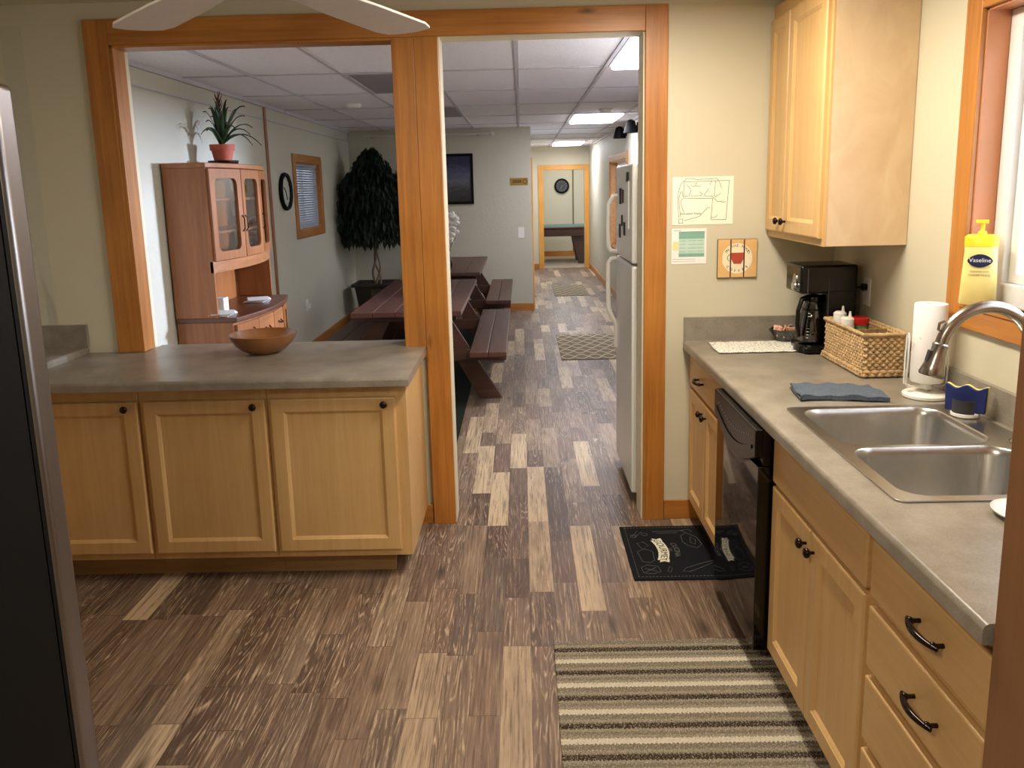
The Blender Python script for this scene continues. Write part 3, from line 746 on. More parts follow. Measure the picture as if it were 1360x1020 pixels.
m = MB(); m.lathe([(.039, .18), (.041, .19), (.036, .2), (.015, .206), (.0, .207)], (.088, .085, .003), 30); m.lathe([(.0475, .148), (.0485, .15), (.0475, .156)], (.088, .085, .003), 30)
m.build('lid', 'black', o, smooth=True)
m = MB(); m.tube([(.055, .06, .20), (.024, .045, .195), (.006, .035, .155), (.004, .035, .10), (.016, .045, .06)], .008, 10, rfun=lambda f, i: .011-.003*f); m.build('carafe_handle', 'black', o, smooth=True)
m = MB()
for i in range(9):
    z = .055+i*.011; a = -2.2; rr = .0675-.0165*max(0, (z-.06)/.09)
    m.obox((.088+rr*math.cos(a), .085+rr*math.sin(a), z), (.0008, .010, .0016), Matrix.Rotation(a, 3, 'Z'))
m.build('level_marks', 'white', o)
m = MB(); m.lathe([(.0, .036), (.061, .038), (.064, .05), (.0635, .062), (.0, .062)], (.088, .085, .003), 36); m.build('steel_band', 'silver', o, smooth=True)

t = thing('packet_dish', 'small grey dish of sweetener packets behind the coffee carafe', 'dish', (1.225, 3.84, .914))
m = MB(); m.lathe([(.028, 0), (.03, .003), (.075, .065), (.072, .066), (.03, .01)], (0, 0, 0), 6, cap0=True, cap1=True); m.build('dish', 'glass_dark', t)
m = MB()
for k in range(9):
    a = k*1.4; m.obox((.035*math.cos(a), .035*math.sin(a), .05+.004*(k % 3)), (.03, .004, .045), Matrix.Rotation(a, 3, 'Z') @ Matrix.Rotation(.4, 3, 'X'))
m.build('packets', 'pepper', t)

# wicker basket
bx, by, bw, bl, bh = 1.288, 3.09, .160, .41, .165
t = thing('wicker_basket', 'woven water-hyacinth basket with divider beside the coffee maker', 'basket', (bx, by, .915))
m = MB()
def rowloop(inset, z, r, tw, phase):
    pts = []; n_s, n_l = 14, 40
    x0_, x1_, y0_, y1_ = inset, bw-inset, inset, bl-inset
    def seg(a, b, n_):
        for i in range(n_): f = i/n_; pts.append((a[0]+(b[0]-a[0])*f, a[1]+(b[1]-a[1])*f, z))
    seg((x0_, y0_), (x1_, y0_), n_s*2); seg((x1_, y0_), (x1_, y1_), n_l*2); seg((x1_, y1_), (x0_, y1_), n_s*2); seg((x0_, y1_), (x0_, y0_), n_l*2)
    out = []
    for i, p in enumerate(pts):
        wob = .0028*math.sin(i*1.25+phase); cx_, cy_ = bw/2, bl/2
        dx = (1 if p[0] > cx_ else -1) if abs(p[0]-x0_) < 1e-6 or abs(p[0]-x1_) < 1e-6 else 0
        dy = (1 if p[1] > cy_ else -1) if abs(p[1]-y0_) < 1e-6 or abs(p[1]-y1_) < 1e-6 else 0
        out.append((p[0]+dx*wob, p[1]+dy*wob, p[2]+.0014*math.sin(i*1.25+phase+1)))
    m.tube(out, r, 8, closed=True, rfun=lambda f, i: r*(1+.22*math.sin(i*1.25+phase+.7)))
rows = 13
for k in range(rows):
    z = .0095+k*(bh-.018)/(rows-1)
    ins = -.010 if k < 2 else .0
    rowloop(ins+.006, z, .0072, 1, k*PI)
m.build('woven_wall', 'basket', t, smooth=True)
m = MB(); rr_ = [(.0, 0, bh), (bw, 0, bh), (bw, bl, bh), (0, bl, bh)]; pts = []
for a, b in zip(rr_, rr_[1:]+rr_[:1]):
    for i in range(20): pts.append(tuple(a[k]+(b[k]-a[k])*i/20 for k in range(3)))
m.tube(pts, .008, 8, closed=True, rfun=lambda f, i: .0078*(1+.12*math.sin(i*1.9))); m.build('rim', 'basket', t, smooth=True)
m = MB(); m.box(.008, bw-.008, .008, bl-.008, .002, .008); m.box(.01, bw-.01, .150, .160, .008, bh-.004)
for i in range(8): m.cyl((.014+i*(bw-.028)/7, .155, bh/2), .006, bh-.012, n=8)
m.build('divider', 'basket_in', t, smooth=True)
for (dx, dy, r, h, lb) in ((.040, .355, .028, .205, 'white squeeze bottle in the far end of the wicker basket'), (.044, .288, .030, .192, 'white squeeze bottle standing in front of another in the wicker basket')):
    q = thing('squeeze_bottle', lb, 'bottle', (bx+dx, by+dy, .924), group='squeeze bottles in the basket')
    m = MB(); m.lathe([(r, 0), (r, h-.055), (r*.9, h-.04)], (0, 0, 0), 24, cap0=True, cap1=True); m.build('bottle', 'milky', q, smooth=True)
    m = MB(); m.lathe([(r*.93, h-.040), (r*.93, h-.018), (r*.6, h-.010)], (0, 0, 0), 24, cap0=True, cap1=True); m.lathe([(.007, h-.010), (.0035, h+.012)], (.012, 0, 0), 12, cap0=True, cap1=True); m.build('cap', 'white', q, smooth=True)
q = thing('spice_jar', 'round jar with red lid and green label in the wicker basket', 'jar', (bx+.115, by+.335, .924))
m = MB(); m.lathe([(.034, 0), (.034, .14)], (0, 0, 0), 30, cap0=True, cap1=True); m.build('jar', 'greenlabel', q, smooth=True)
m = MB(); m.lathe([(.035, .14), (.036, .142), (.036, .168), (.032, .172)], (0, 0, 0), 30, cap0=True, cap1=True); m.build('lid', 'red', q, smooth=True)

bpy.data.objects['carafe'].scale = (1.0, 1.0, 1.2)
# wall outlet with plug
t = thing('wall_outlet', 'white outlet with black plug on the right wall beside the coffee maker', 'outlet', (XR-.0055, 3.545, 1.125))
m = MB(); m.box(0, .005, -.036, .036, 0, .118); m.build('plate', 'white', t, bevel=.003)
m = MB(); m.box(-.022, 0, -.014, .014, .068, .095); o = m.build('plug', 'blackm', t, bevel=.004)
m = MB(); m.tube([(-.02, 0, .08), (-.05, .02, .08), (-.07, .06, .05), (-.045, .075, -.02), (-.04, .08, -.09)], .003, 8); m.build('cord', 'blackm', o, smooth=True)

# blue towel
m = MB(); nx, ny = 30, 16
def tw_pt(i, j, layer):
    u, v = i/nx, j/ny
    x = .945+.29*u+.02*v*(1-u); y = 2.765+.175*v+.012*math.sin(u*5)-.02*u
    z = .007+layer*.011+(.003*math.sin(u*11+layer)*math.cos(v*7)+.0025*math.sin(u*23+v*9))*(.5+.5*layer)
    return (x-.945, y-2.765, z)
for layer in (0, 1):
    vs = [[m.bm.verts.new(tw_pt(i, j, layer)) for i in range(nx+1)] for j in range(ny+1)]
    for j in range(ny):
        for i in range(nx): m.bm.faces.new((vs[j][i], vs[j][i+1], vs[j+1][i+1], vs[j+1][i]))
    if layer == 0: lo = vs
    else:
        for i in range(nx): m.bm.faces.new((lo[0][i], lo[0][i+1], vs[0][i+1], vs[0][i]))
        for j in range(ny): m.bm.faces.new((lo[j][nx], lo[j+1][nx], vs[j+1][nx], vs[j][nx]))
o = m.build('dish_towel', 'towel', loc=(.945, 2.765, .914), smooth=True); so = o.modifiers.new('s', 'SOLIDIFY'); so.thickness = .007; so.offset = 0
tag(o, 'folded blue-grey terry dish towel on the worktop above the sink', 'towel')

# paper towel holder
t = thing('paper_towel_holder', 'white standing holder with its wire arms, on the worktop behind the sink', 'paper towel holder', (1.388, 2.80, .914))
m = MB(); m.lathe([(.070, 0), (.075, .003), (.075, .012), (.066, .018), (.02, .022)], (0, 0, 0), 48, cap0=True, cap1=True); m.build('base', 'white', t, smooth=True)
m = MB(); m.cyl((0, 0, .17), .006, .30, n=16); m.cyl((0, 0, .04), .02, .02, n=20); m.build('post', 'white', t, smooth=True)
for sx, hh in ((-1, .175), (1, .13)):
    m = MB(); a = .072 if sx < 0 else .066
    pts = [(sx*.01, 0, .038), (sx*(a-.008), 0, .038), (sx*a, -.006, .046), (sx*a, -.010, .05+hh*.5), (sx*a, -.010, .05+hh-.012), (sx*a, -.004, .05+hh), (sx*a, .006, .05+hh-.006), (sx*a, .012, .05+hh*.5), (sx*a, .010, .046), (sx*(a-.02), .010, .040)]
    m.tube(pts, .0032, 10); m.build('wire_arm', 'white', t, smooth=True)
o = MB().lathe([(.017, .056), (.051, .056), (.053, .06), (.053, .322), (.051, .326), (.017, .326), (.017, .056)], (0, 0, 0), 48).build('paper_towel_roll', 'roll', loc=(1.388, 2.80, .914), smooth=40)
tag(o, 'white paper towel roll with orange print on the standing holder', 'paper towel roll')

# sponge holder
t = thing('sponge_holder', 'small white holder with grey front at the back of the sink', 'holder', (1.385, 2.535, .9195), -.75)
m = MB(); m.lathe([(.036, 0), (.042, .004), (.042, .012), (.038, .014)], (0, 0, 0), 30, cap0=True, cap1=True); m.build('base', 'white', t, smooth=True)
m = MB(); m.prism([(.040*math.cos(a), .040*math.sin(a)) for a in [math.radians(215+10*i) for i in range(12)]]+[(.037*math.cos(a), .037*math.sin(a)) for a in [math.radians(325-10*i) for i in range(12)]], .014, .055, 'XY')
m.build('front_panel', 'soapgrey', t, smooth=True)
q = thing('scrub_sponge', 'blue and yellow wavy sponge standing in the white holder by the sink', 'sponge', (1.385, 2.535, .9345), -.75)
def wavy(y0_, y1_, name, mat):
    m = MB(); P_ = []
    for i in range(25): u = i/24; P_.append((-.060+.120*u, .078+.006*math.cos(u*4*PI)))
    m.prism([(-.057, 0), *P_, (.057, 0)], y0_, y1_, 'XZ'); return m.build(name, mat, q, bevel=.002)
wavy(-.010, .006, 'scrub_pad', 'sponge'); wavy(.0062, .022, 'foam', 'sponge_y')

# spoon rest near the pantry
m = MB(); m.lathe([(.0, .004), (.045, .004), (.062, .010), (.066, .014), (.064, .010), (.046, 0), (.0, 0)], (0, 0, 0), 40)
o = m.build('spoon_rest', 'white', loc=(1.105, 1.745, .9145), smooth=True); o.scale = (1, 1.2, 1)
tag(o, 'white oval spoon rest on the worktop in front of the sink', 'spoon rest')

# lotion bottle on the sill
t = thing('lotion_bottle', 'yellow pump lotion bottle on the window sill', 'bottle', (XR-.0, 2.69, WZ0+.0005), math.radians(-30))
LH = .205; m = MB(); rings = []
def ell(z, a, b): return [(a*math.copysign(abs(math.cos(2*PI*i/32))**.75, math.cos(2*PI*i/32)), b*math.copysign(abs(math.sin(2*PI*i/32))**.75, math.sin(2*PI*i/32)), z) for i in range(32)]
m.ring_loft([ell(0, .044, .024), ell(.004, .047, .027), ell(.08, .0445, .026), ell(.15, .041, .025), ell(.168, .0415, .025)], True, True, True); m.build('bottle', 'lotion', t, smooth=True)
m = MB(); m.ring_loft([ell(.168, .0425, .0255), ell(.196, .0425, .0255), ell(.203, .034, .02)], True, True, True); m.lathe([(.012, .2), (.011, .21), (.005, .214), (.005, .236)], (0, 0, 0), 16, cap0=True, cap1=True)
m.box(-.018, .014, -.008, .008, .234, .244); o = m.build('pump_cap', 'lotioncap', t, smooth=40, bevel=.002)
m = MB(); pts = [(.031*math.cos(2*PI*i/36), .129+.019*math.sin(2*PI*i/36)*(1-.25*math.cos(2*PI*i/36)**2)) for i in range(36)]
m.prism(pts, -.0285, -.0262, 'XZ'); o = m.build('label_patch', 'navy', t)
Rx = Matrix.Rotation(PI/2, 4, 'X')
text('lettering', 'Vaseline', .0165, 'white', o, Matrix.Translation((0, -.0288, .1305)) @ Rx, .0002)
text('lettering', 'intensive care', .0085, 'ink_soft', t, Matrix.Translation((0, -.0268, .099)) @ Rx, .0002)
text('lettering', 'essential healing', .0085, 'ink_soft', t, Matrix.Translation((0, -.0268, .089)) @ Rx, .0002)
t.scale = (1.15, 1.05, 1.12)
# ------------------------------------------------------------------ papers and sign on partition wall
def wallx(x): return x
MC = Vector((.711, W-.001, 1.468)); mw, mh = .285, .222
t = thing('hand_drawn_map', 'hand-drawn evacuation map taped to the wall left of the wall cabinet', 'map', MC)
m = MB(); m.box(0, mw, -.0008, 0, 0, mh); m.build('sheet', 'paper', t)
m = MB()
def LN(pts, wd=.0016):
    P_ = [(p[0]/1203*1.12-.055, (1020-p[1])/1020*1.22-.09) for p in pts]
    P_ = [(x*mw, z*mh) for x, z in P_]
    for a, b in zip(P_, P_[1:]):
        m.bar((a[0], -.0012, a[1]), (b[0], -.0012, b[1]), .0008, wd, (0, 0, 1) if abs(b[1]-a[1]) < abs(b[0]-a[0]) else (1, 0, 0))
LN([(262, 190), (1055, 185), (1010, 865), (745, 865), (770, 490), (255, 475), (262, 190)])
LN([(175, 820), (155, 560), (160, 380), (210, 220), (300, 135), (400, 138), (480, 155), (740, 150), (830, 140), (870, 190)])
LN([(205, 800), (180, 600), (175, 470), (200, 370), (230, 360), (245, 450)]); LN([(265, 730), (215, 600), (215, 500), (250, 480)])
LN([(300, 240), (370, 310), (380, 370), (350, 435), (260, 445)]); LN([(380, 250), (430, 280), (460, 262), (480, 200)], .0016); LN([(460, 262), (510, 280), (560, 262)])
LN([(530, 365), (585, 415), (560, 438), (370, 438)]); LN([(700, 320), (620, 420), (640, 450), (765, 455)]); LN([(745, 190), (710, 260)]); LN([(815, 190), (795, 450)])
LN([(910, 395), (880, 430), (800, 465)]); LN([(875, 200), (925, 310)]); LN([(765, 460), (850, 545), (930, 545), (940, 560), (1005, 552)], .0018)
LN([(730, 655), (680, 650), (600, 740), (530, 805), (265, 870)]); LN([(745, 825), (820, 825), (860, 780)]); LN([(175, 915), (175, 840), (245, 840), (245, 915), (175, 915)])
m.build('drawn_lines', 'ink', t)
text('lettering', 'Evacuation Route', .0135, 'ink', t, Matrix.Translation((.087, -.0012, .052)) @ Rx, .0002)
t = thing('meal_schedule', 'printed schedule with green table taped under the hand-drawn map', 'poster', (.709, W-.001, 1.283))
m = MB(); m.box(0, .165, -.0008, 0, 0, .168); m.build('sheet', 'paper_w', t)
MB().box(.034, .156, -.0014, -.0008, .119, .1525).build('dark_row', 'green1', t)
MB().box(.034, .156, -.0014, -.0008, .034, .0505).build('dark_row', 'green1', t)
m = MB()
for i, z in enumerate((.136, .119, .102, .085, .068, .051, .034)):
    if i not in (0, 1, 6): m.box(.034, .156, -.0014, -.0008, z, z+.0165)
m.build('light_rows', 'green2', t)
m = MB(); m.box(.006, .033, -.0014, -.0008, .066, .106); m.build('yellow_cells', 'yellowcell', t)
m = MB()
m.box(.034, .156, -.0018, -.0014, .1505, .1535); m.box(.008, .045, -.0014, -.0008, .157, .159)
for i, z in enumerate((.143, .126, .109, .092, .075, .058, .041)):
    for x in (.038, .08, .12): m.box(x, x+.028+.004*((i*3+int(x*100)) % 3), -.0018, -.0014, z, z+.0014)
for z in (.022, .012): m.box(.006, .115, -.0014, -.0008, z, z+.0014)
m.build('print_lines', 'ink_soft', t)

t = thing('coffee_sign', 'small three-board wooden coffee sign with a red mug on the wall', 'sign', (.925, W-.001, 1.214))
for k in range(3):
    m = MB(); x0_ = k*.0635; m.box(x0_, x0_+.061, -.012, 0, 0, .183); o = m.build('board', 'signedge', t, bevel=.003)
    m = MB(); m.box(x0_+.0018, x0_+.0592, -.0132, -.0119, .0018, .1812); m.build('board_face', 'signwood', o, bevel=.0005)
SCX, SCZ = .0935, .0915
def clip_disc(k, R, z=0):
    a, b = k*.0635+.002, k*.0635+.059; pts_t, pts_b = [], []
    for i in range(25):
        x = a+(b-a)*i/24; dx = x-SCX
        if abs(dx) < R: h = math.sqrt(R*R-dx*dx); pts_t.append((x, SCZ+h)); pts_b.append((x, SCZ-h))
    return pts_b+list(reversed(pts_t))
m = MB()
for k in range(3): m.prism(clip_disc(k, .072), -.0137, -.0133, 'XZ')
m.build('cream_disc', 'signcream', t)
m = MB(); m.prism([(SCX-.030, SCZ+.027), (SCX+.031, SCZ+.027), (SCX+.029, SCZ-.004), (SCX+.018, SCZ-.026), (SCX-.016, SCZ-.026), (SCX-.028, SCZ-.004)], -.0143, -.0138, 'XZ')
m.build('mug_picture', 'mugred', t)
m = MB(); m.tube([(SCX-.028+.019*math.cos(a)*1.0, -.0142, SCZ+.003+.017*math.sin(a)) for a in [math.radians(95+17*i) for i in range(11)]], .0012, 6)
m.build('mug_handle', 'ink', t)
for s_ in (-1, 1): MB().prism([(SCX+s_*.052-.004, SCZ+.034), (SCX+s_*.052+.004, SCZ+.034), (SCX+s_*.052, SCZ+.041)], -.0143, -.0138, 'XZ').build('painted_heart', 'ink', t)
for ch, x, z, r in arc_text('IN THE MOOD', .060, 152, 28, .01)+arc_text('COFFEE', .060, 222, 318, .01, True):
    if ch != ' ': text('lettering', ch, .0175, 'ink', t, Matrix.Translation((SCX+x, -.0141, SCZ+z)) @ Matrix.Rotation(-r, 4, 'Y') @ Rx, .0002)

# ------------------------------------------------------------------ rugs and mats
o = MB().box(0, .80, 0, 1.487, 0, .009).build('knit_rug', 'knit', loc=(.085, 1.31, .0005), bevel=.003)
tag(o, 'striped grey, cream and brown knitted rug in front of the sink cabinets', 'rug')
t = thing('kitchen_mat', 'dark navy gourmet kitchen mat in front of the doorway-side base cabinet', 'mat', (.447, 3.275, .0005))
m = MB(); m.box(0, .425, 0, .56, 0, .008); m.build('mat', 'matnavy', t, bevel=.004)
# local: u along -y (reading direction), up along +x
Mt = Matrix.Translation((.170, .285, .0086)) @ Matrix.Rotation(-PI/2, 4, 'Z') @ Matrix.Diagonal((.76, .72, 1, 1))
def bend(p): return Vector((p.x, p.y-p.x*p.x*1.3, p.z))
m = MB(); bt, bb = [], []
for i in range(17):
    u = -.135+.27*i/16; p = bend(Vector((u, .034, 0))); q = bend(Vector((u, -.034, 0))); bt.append((p.x, p.y)); bb.append((q.x, q.y))
poly = bt+list(reversed(bb)); m.ring_loft([[Mt @ Vector((x, y, -.0003)) for x, y in poly], [Mt @ Vector((x, y, .0005)) for x, y in poly]], True, True, True)
for s_ in (-1, 1):
    q = [(s_*.115, -.045), (s_*.165, -.058), (s_*.152, -.028), (s_*.168, .0), (s_*.13, .008)]
    m.ring_loft([[Mt @ Vector((x, y+.01, -.0003)) for x, y in q], [Mt @ Vector((x, y+.01, .0003)) for x, y in q]], True, True, True)
o = m.build('banner', 'matbanner', t)
text('lettering', 'GOURMET', .062, 'matnavy', o, Mt @ Matrix.Translation((0, 0, .0007)), .0002, bend)
text('lettering', 'CUCINA', .05, 'matprint', t, Mt @ Matrix.Translation((0, .085, .0)), .0002, bend)
text('lettering', 'DEL', .028, 'matprint', t, Mt @ Matrix.Translation((0, .047, .0)), .0002)
m = MB()
for i in range(26): m.box(.02+i*.0155, .028+i*.0155, .022, .025, .0078, .0088); m.box(.02+i*.0155, .028+i*.0155, .535, .538, .0078, .0088)
for i in range(34): m.box(.022, .0245, .03+i*.0155, .037+i*.0155, .0078, .0088); m.box(.402, .4045, .03+i*.0155, .037+i*.0155, .0078, .0088)
def sk(pts, cl=False):
    P_ = [(x, y, .0084) for x, y in pts]; m.tube(P_, .0011, 5, closed=cl)
sk([(.05+.0*i, .0) for i in range(0)] or [(.06, .17), (.05, .27), (.085, .30), (.12, .27), (.115, .18), (.09, .155)], True)   # pot
sk([(.075, .30), (.06, .36), (.09, .375), (.11, .33)], True)
sk([(.05, .06), (.045, .11), (.075, .135), (.12, .12), (.125, .07), (.09, .05)], True); sk([(.06, .07), (.11, .11)]); sk([(.06, .10), (.11, .075)])
sk([(.05, .44), (.08, .50)]); sk([(.06, .43), (.10, .49)]); sk([(.055+.015*math.cos(a), .44+.015*math.sin(a)) for a in [k*.9 for k in range(7)]], True); sk([(.11+.015*math.cos(a), .46+.015*math.sin(a)) for a in [k*.9 for k in range(7)]], True)
sk([(.29, .33), (.33, .30), (.36, .34), (.35, .42), (.31, .47), (.28, .44), (.275, .37)], True); sk([(.31, .36), (.33, .34), (.34, .39), (.32, .42)], True); sk([(.31, .47), (.29, .50), (.33, .51), (.34, .48)])
sk([(.22, .07), (.25, .065), (.33, .12), (.38, .16), (.375, .17), (.31, .14), (.24, .10)], True)
sk([(.155, .075), (.165, .06), (.18, .10), (.17, .115)], True); sk([(.15, .49), (.30, .495)]); sk([(.17, .47), (.27, .473)])
m.build('chalk_drawings', 'matprint', t)
for k, (x, y, w_, l_, lb) in enumerate(((.36, 7.85, .66, 1.35, 'taupe trellis-pattern rug on the floor beyond the white refrigerator'), (.49, 12.6, .53, 1.4, 'taupe trellis-pattern rug at the far end of the hall'))):
    o = MB().box(0, w_, 0, l_, 0, .007).build('trellis_rug', 'trellis', loc=(x, y, .0005)); tag(o, lb, 'rug', 'trellis rugs along the hall')
o = MB().box(0, 1.30, 0, 5.2, 0, .008).build('area_rug', 'darkrug', loc=(-1.76, 5.0, .0005)); tag(o, 'dark green area rug beneath the picnic tables', 'rug')

# ------------------------------------------------------------------ dining room furniture
def picnic_table(loc, L, label):
    t = thing('picnic_table', label, 'picnic table', loc, group='brown picnic tables'); Wd = .84
    m = MB(); n = 5; bw_ = Wd/n
    for i in range(n): m.box(-Wd/2+i*bw_+.002, -Wd/2+(i+1)*bw_-.002, 0, L, .712, .75)
    m.build('tabletop', 'picnic', t, bevel=.004)
    for s_, in ((-1,), (1,)):
        m = MB()
        for k in range(2): a = .475+.14*k; m.box(min(s_*a, s_*(a+.136)), max(s_*a, s_*(a+.136)), -.10, L-.10, .412, .45)
        m.build('bench', 'picnic', t, bevel=.004)
    for y in (.30, L-.42):
        for s_ in (-1, 1):
            m = MB(); x_t, x_b = s_*.20, s_*.62
            m.prism([(x_t-.07, .71), (x_t+.07, .71), (x_b+.08*1, 0), (x_b-.10, 0)] if s_ > 0 else [(x_t-.07, .71), (x_t+.07, .71), (x_b+.10, 0), (x_b-.08, 0)], y, y+.038, 'XZ'); m.build('leg', 'picnic_x', t, bevel=.003)
        m = MB(); m.box(-.74, .74, y-.04, y-.002, .315, .41); m.build('bench_rail', 'picnic_x', t, bevel=.004)
        m = MB(); m.box(-.36, .36, y-.04, y-.002, .64, .711); m.build('top_rail', 'picnic_x', t, bevel=.004)
    m = MB()
    m.bar((.0, .32, .36), (.0, L*.42, .69), .07, .035, (1, 0, 0)); m.bar((.0, L-.40, .36), (.0, L*.58, .69), .07, .035, (1, 0, 0))
    m.build('brace', 'picnic_x', t, bevel=.003)
    return t
picnic_table((-.885, 6.12, .009), 2.22, 'brown wooden picnic table nearest the kitchen, seen through both openings')
picnic_table((-.885, 8.98, .009), 2.12, 'brown wooden picnic table against the back wall of the dining room')

# flowers on rear table
t = thing('flower_vase', 'dark vase of white flowers on the rear picnic table', 'vase', (-.86, 9.35, .76))
m = MB(); m.lathe([(.05, 0), (.07, .06), (.05, .16), (.04, .2), (.055, .23)], (0, 0, 0), 24, cap0=True); m.build('vase', 'black', t, smooth=True)
m = MB()
for k in range(13):
    a = random.uniform(0, 6.28); r = random.uniform(.0, .13); z = random.uniform(.26, .60)
    m.tube([(0, 0, .12), (r*.5*math.cos(a), r*.5*math.sin(a), .12+(z-.12)*.6), (r*math.cos(a), r*math.sin(a), z)], .003, 5)
m.build('stems', 'leaf', t)
m = MB()
for k in range(70):
    a = random.uniform(0, 6.28); r = random.uniform(.03, .135); z = random.uniform(.30, .64)
    bmesh.ops.create_icosphere(m.bm, subdivisions=1, radius=random.uniform(.030, .048), matrix=Matrix.Translation((r*math.cos(a), r*math.sin(a), z)) @ Matrix.Diagonal((1, .8, .7, 1)))
m.build('blossoms', 'petal', t)

# white refrigerator in the dining room
t = thing('white_refrigerator', 'white top-freezer refrigerator with magnets, just through the doorway', 'refrigerator', (.549, 4.155, .0))
m = MB(); m.box(.085, .74, .005, .70, .05, 1.745); m.build('body', 'fridge_w', t, bevel=.006)
m = MB(); m.box(.12, .70, .03, .67, 0, .05); m.build('kick_plate', 'blackm', t)
m = MB(); m.box(.068, .085, .01, .695, .06, 1.74); m.build('gasket', 'gasket', t)
ud = MB().box(0, .068, 0, .705, 1.268, 1.765).build('freezer_door', 'fridge_w', t, bevel=.012, seg=4, smooth=60)
ld = MB().box(0, .068, 0, .705, .055, 1.256).build('fridge_door', 'fridge_w', t, bevel=.012, seg=4, smooth=60)
m = MB(); m.tube([(.0, .655, 1.60), (-.02, .655, 1.60), (-.048, .655, 1.555), (-.052, .655, 1.42), (-.05, .655, 1.31), (-.035, .655, 1.286), (0, .655, 1.282)], .013, 12); m.build('handle', 'white', ud, smooth=True)
m = MB(); m.tube([(0, .655, 1.243), (-.035, .655, 1.24), (-.05, .655, 1.215), (-.053, .655, 1.08), (-.05, .655, .95), (-.03, .655, .90), (-.008, .655, .86), (-.004, .655, .72)], .013, 12); m.build('handle', 'white', ld, smooth=True)
def mag(y, z, w_, h_, lb, mat='magnet', name='fridge_magnet', cat='magnet', grp='magnets on the white refrigerator'):
    o = MB().box(-.005, 0, -w_/2, w_/2, -h_/2, h_/2).build(name, mat, loc=(.5485, 4.155+y, z), bevel=.001); tag(o, lb, cat, grp); return o
mag(.47, 1.60, .07, .085, 'black fridge magnet on the freezer door, left of the hanging paper')
mag(.36, 1.60, .03, .07, 'thin dark fridge magnet beside the hanging white paper')
mag(.40, 1.47, .03, .06, 'small dark fridge magnet near the middle of the freezer door')
mag(.30, 1.43, .06, .07, 'black fridge magnet low on the freezer door, the nearer of the lowest two')
mag(.50, 1.41, .06, .075, 'black fridge magnet lowest on the freezer door near its handle')
mag(.16, 1.70, .08, .05, 'dark clip magnet near the top edge holding the white paper')
mag(.16, 1.56, .10, .24, 'narrow white paper hanging on the freezer door', 'paper_w', 'hanging_note', 'paper', None)

# hutch ------------------------------------------------------------
t = thing('china_hutch', 'cherry wood china hutch with glass doors against the left dining wall', 'hutch', (DL+.012, 5.28, 0))
HW = 1.20; hb, hu = .38, .275
def bow(y, d0, b): u = (y-HW/2)/(HW/2); return d0+b*(1-u*u)
def bow_poly(d0, b, x_back=0, n=16, inset=0): return [(x_back, inset), ]+[(bow(inset+(HW-2*inset)*i/n, d0, b), inset+(HW-2*inset)*i/n) for i in range(n+1)]+[(x_back, HW-inset)]
m = MB(); m.prism(bow_poly(hb-.02, .08, 0, 16, .012), .06, .84, 'XY'); m.build('base', 'hutch_z', t, smooth=30)
m = MB(); m.prism(bow_poly(hb-.05, .08, 0, 16, .03), 0, .06, 'XY'); m.build('plinth', 'hutch_dark', t)
m = MB(); m.prism(bow_poly(hb+.015, .085, 0, 20, 0), .84, .872, 'XY'); m.build('counter', 'hutch_dark', t, bevel=.006)
def on_bow(y0, y1, d0, b, z0):
    xa, xb = bow(y0, d0, b), bow(y1, d0, b); a = math.atan2(xb-xa, y1-y0); return (xa, y0, z0), a, math.hypot(xb-xa, y1-y0)
for k in range(4):
    y0_, y1_ = .03+k*.285, .03+(k+1)*.285-.01
    (lx, ly, lz), a, L = on_bow(y0_, y1_, hb-.02, .08, .64)
    if k in (1, 2):
        o = MB().box(0, .018, 0, L, 0, .17).build('drawer', 'hutch_y', t, bevel=.004, loc=(lx, ly, .65)); o.rotation_euler.z = -a
        MB().tube([(.018, L/2-.04, .09), (.04, L/2-.02, .075), (.04, L/2+.02, .075), (.018, L/2+.04, .09)], .005, 8).build('pull', 'bronze', o, smooth=True)
        o = MB().box(0, .018, 0, L, 0, .52).build('door', 'hutch_z', t, bevel=.004, loc=(lx, ly, .11)); o.rotation_euler.z = -a
    else:
        m = MB(); m.plate([(0, 0), (L, 0), (L, .71), (0, .71)], [rrect(L/2, .355, L-.09, .62, .03)], 0, .02, 'YZ'); m.box(0, .010, .03, L-.03, .03, .68)
        o = m.build('door', 'hutch_z', t, loc=(lx, ly, .11)); o.rotation_euler.z = -a
for y in (0, HW-.02): MB().box(0, hu, y, y+.02, .872, 1.83).build('side_panel', 'hutch_z', t, bevel=.003)
m = MB(); m.box(0, .012, .02, HW-.02, .872, 1.83); m.build('back_panel', 'hutch_z', t)
for z in (1.20, 1.41, 1.62):
    m = MB(); m.prism(bow_poly(hu-.03, .07, .013, 12, .022), z, z+.016, 'XY'); m.build('shelf', 'hutch_y', t)
m = MB(); m.prism(bow_poly(hu+.006, .085, 0, 18, -.004), 1.83, 1.862, 'XY'); m.build('top', 'hutch_y', t, bevel=.005)
m = MB(); # valance under the doors
pts = bow_poly(hu, .08, 0, 18, .0)[1:-1]
m.ring_loft([[(x, y, 1.165) for x, y in pts]+[(x-.02, y, 1.165) for x, y in reversed(pts)], [(x, y, 1.235) for x, y in pts]+[(x-.02, y, 1.235) for x, y in reversed(pts)]], True, True, True); m.build('valance', 'hutch_y', t)
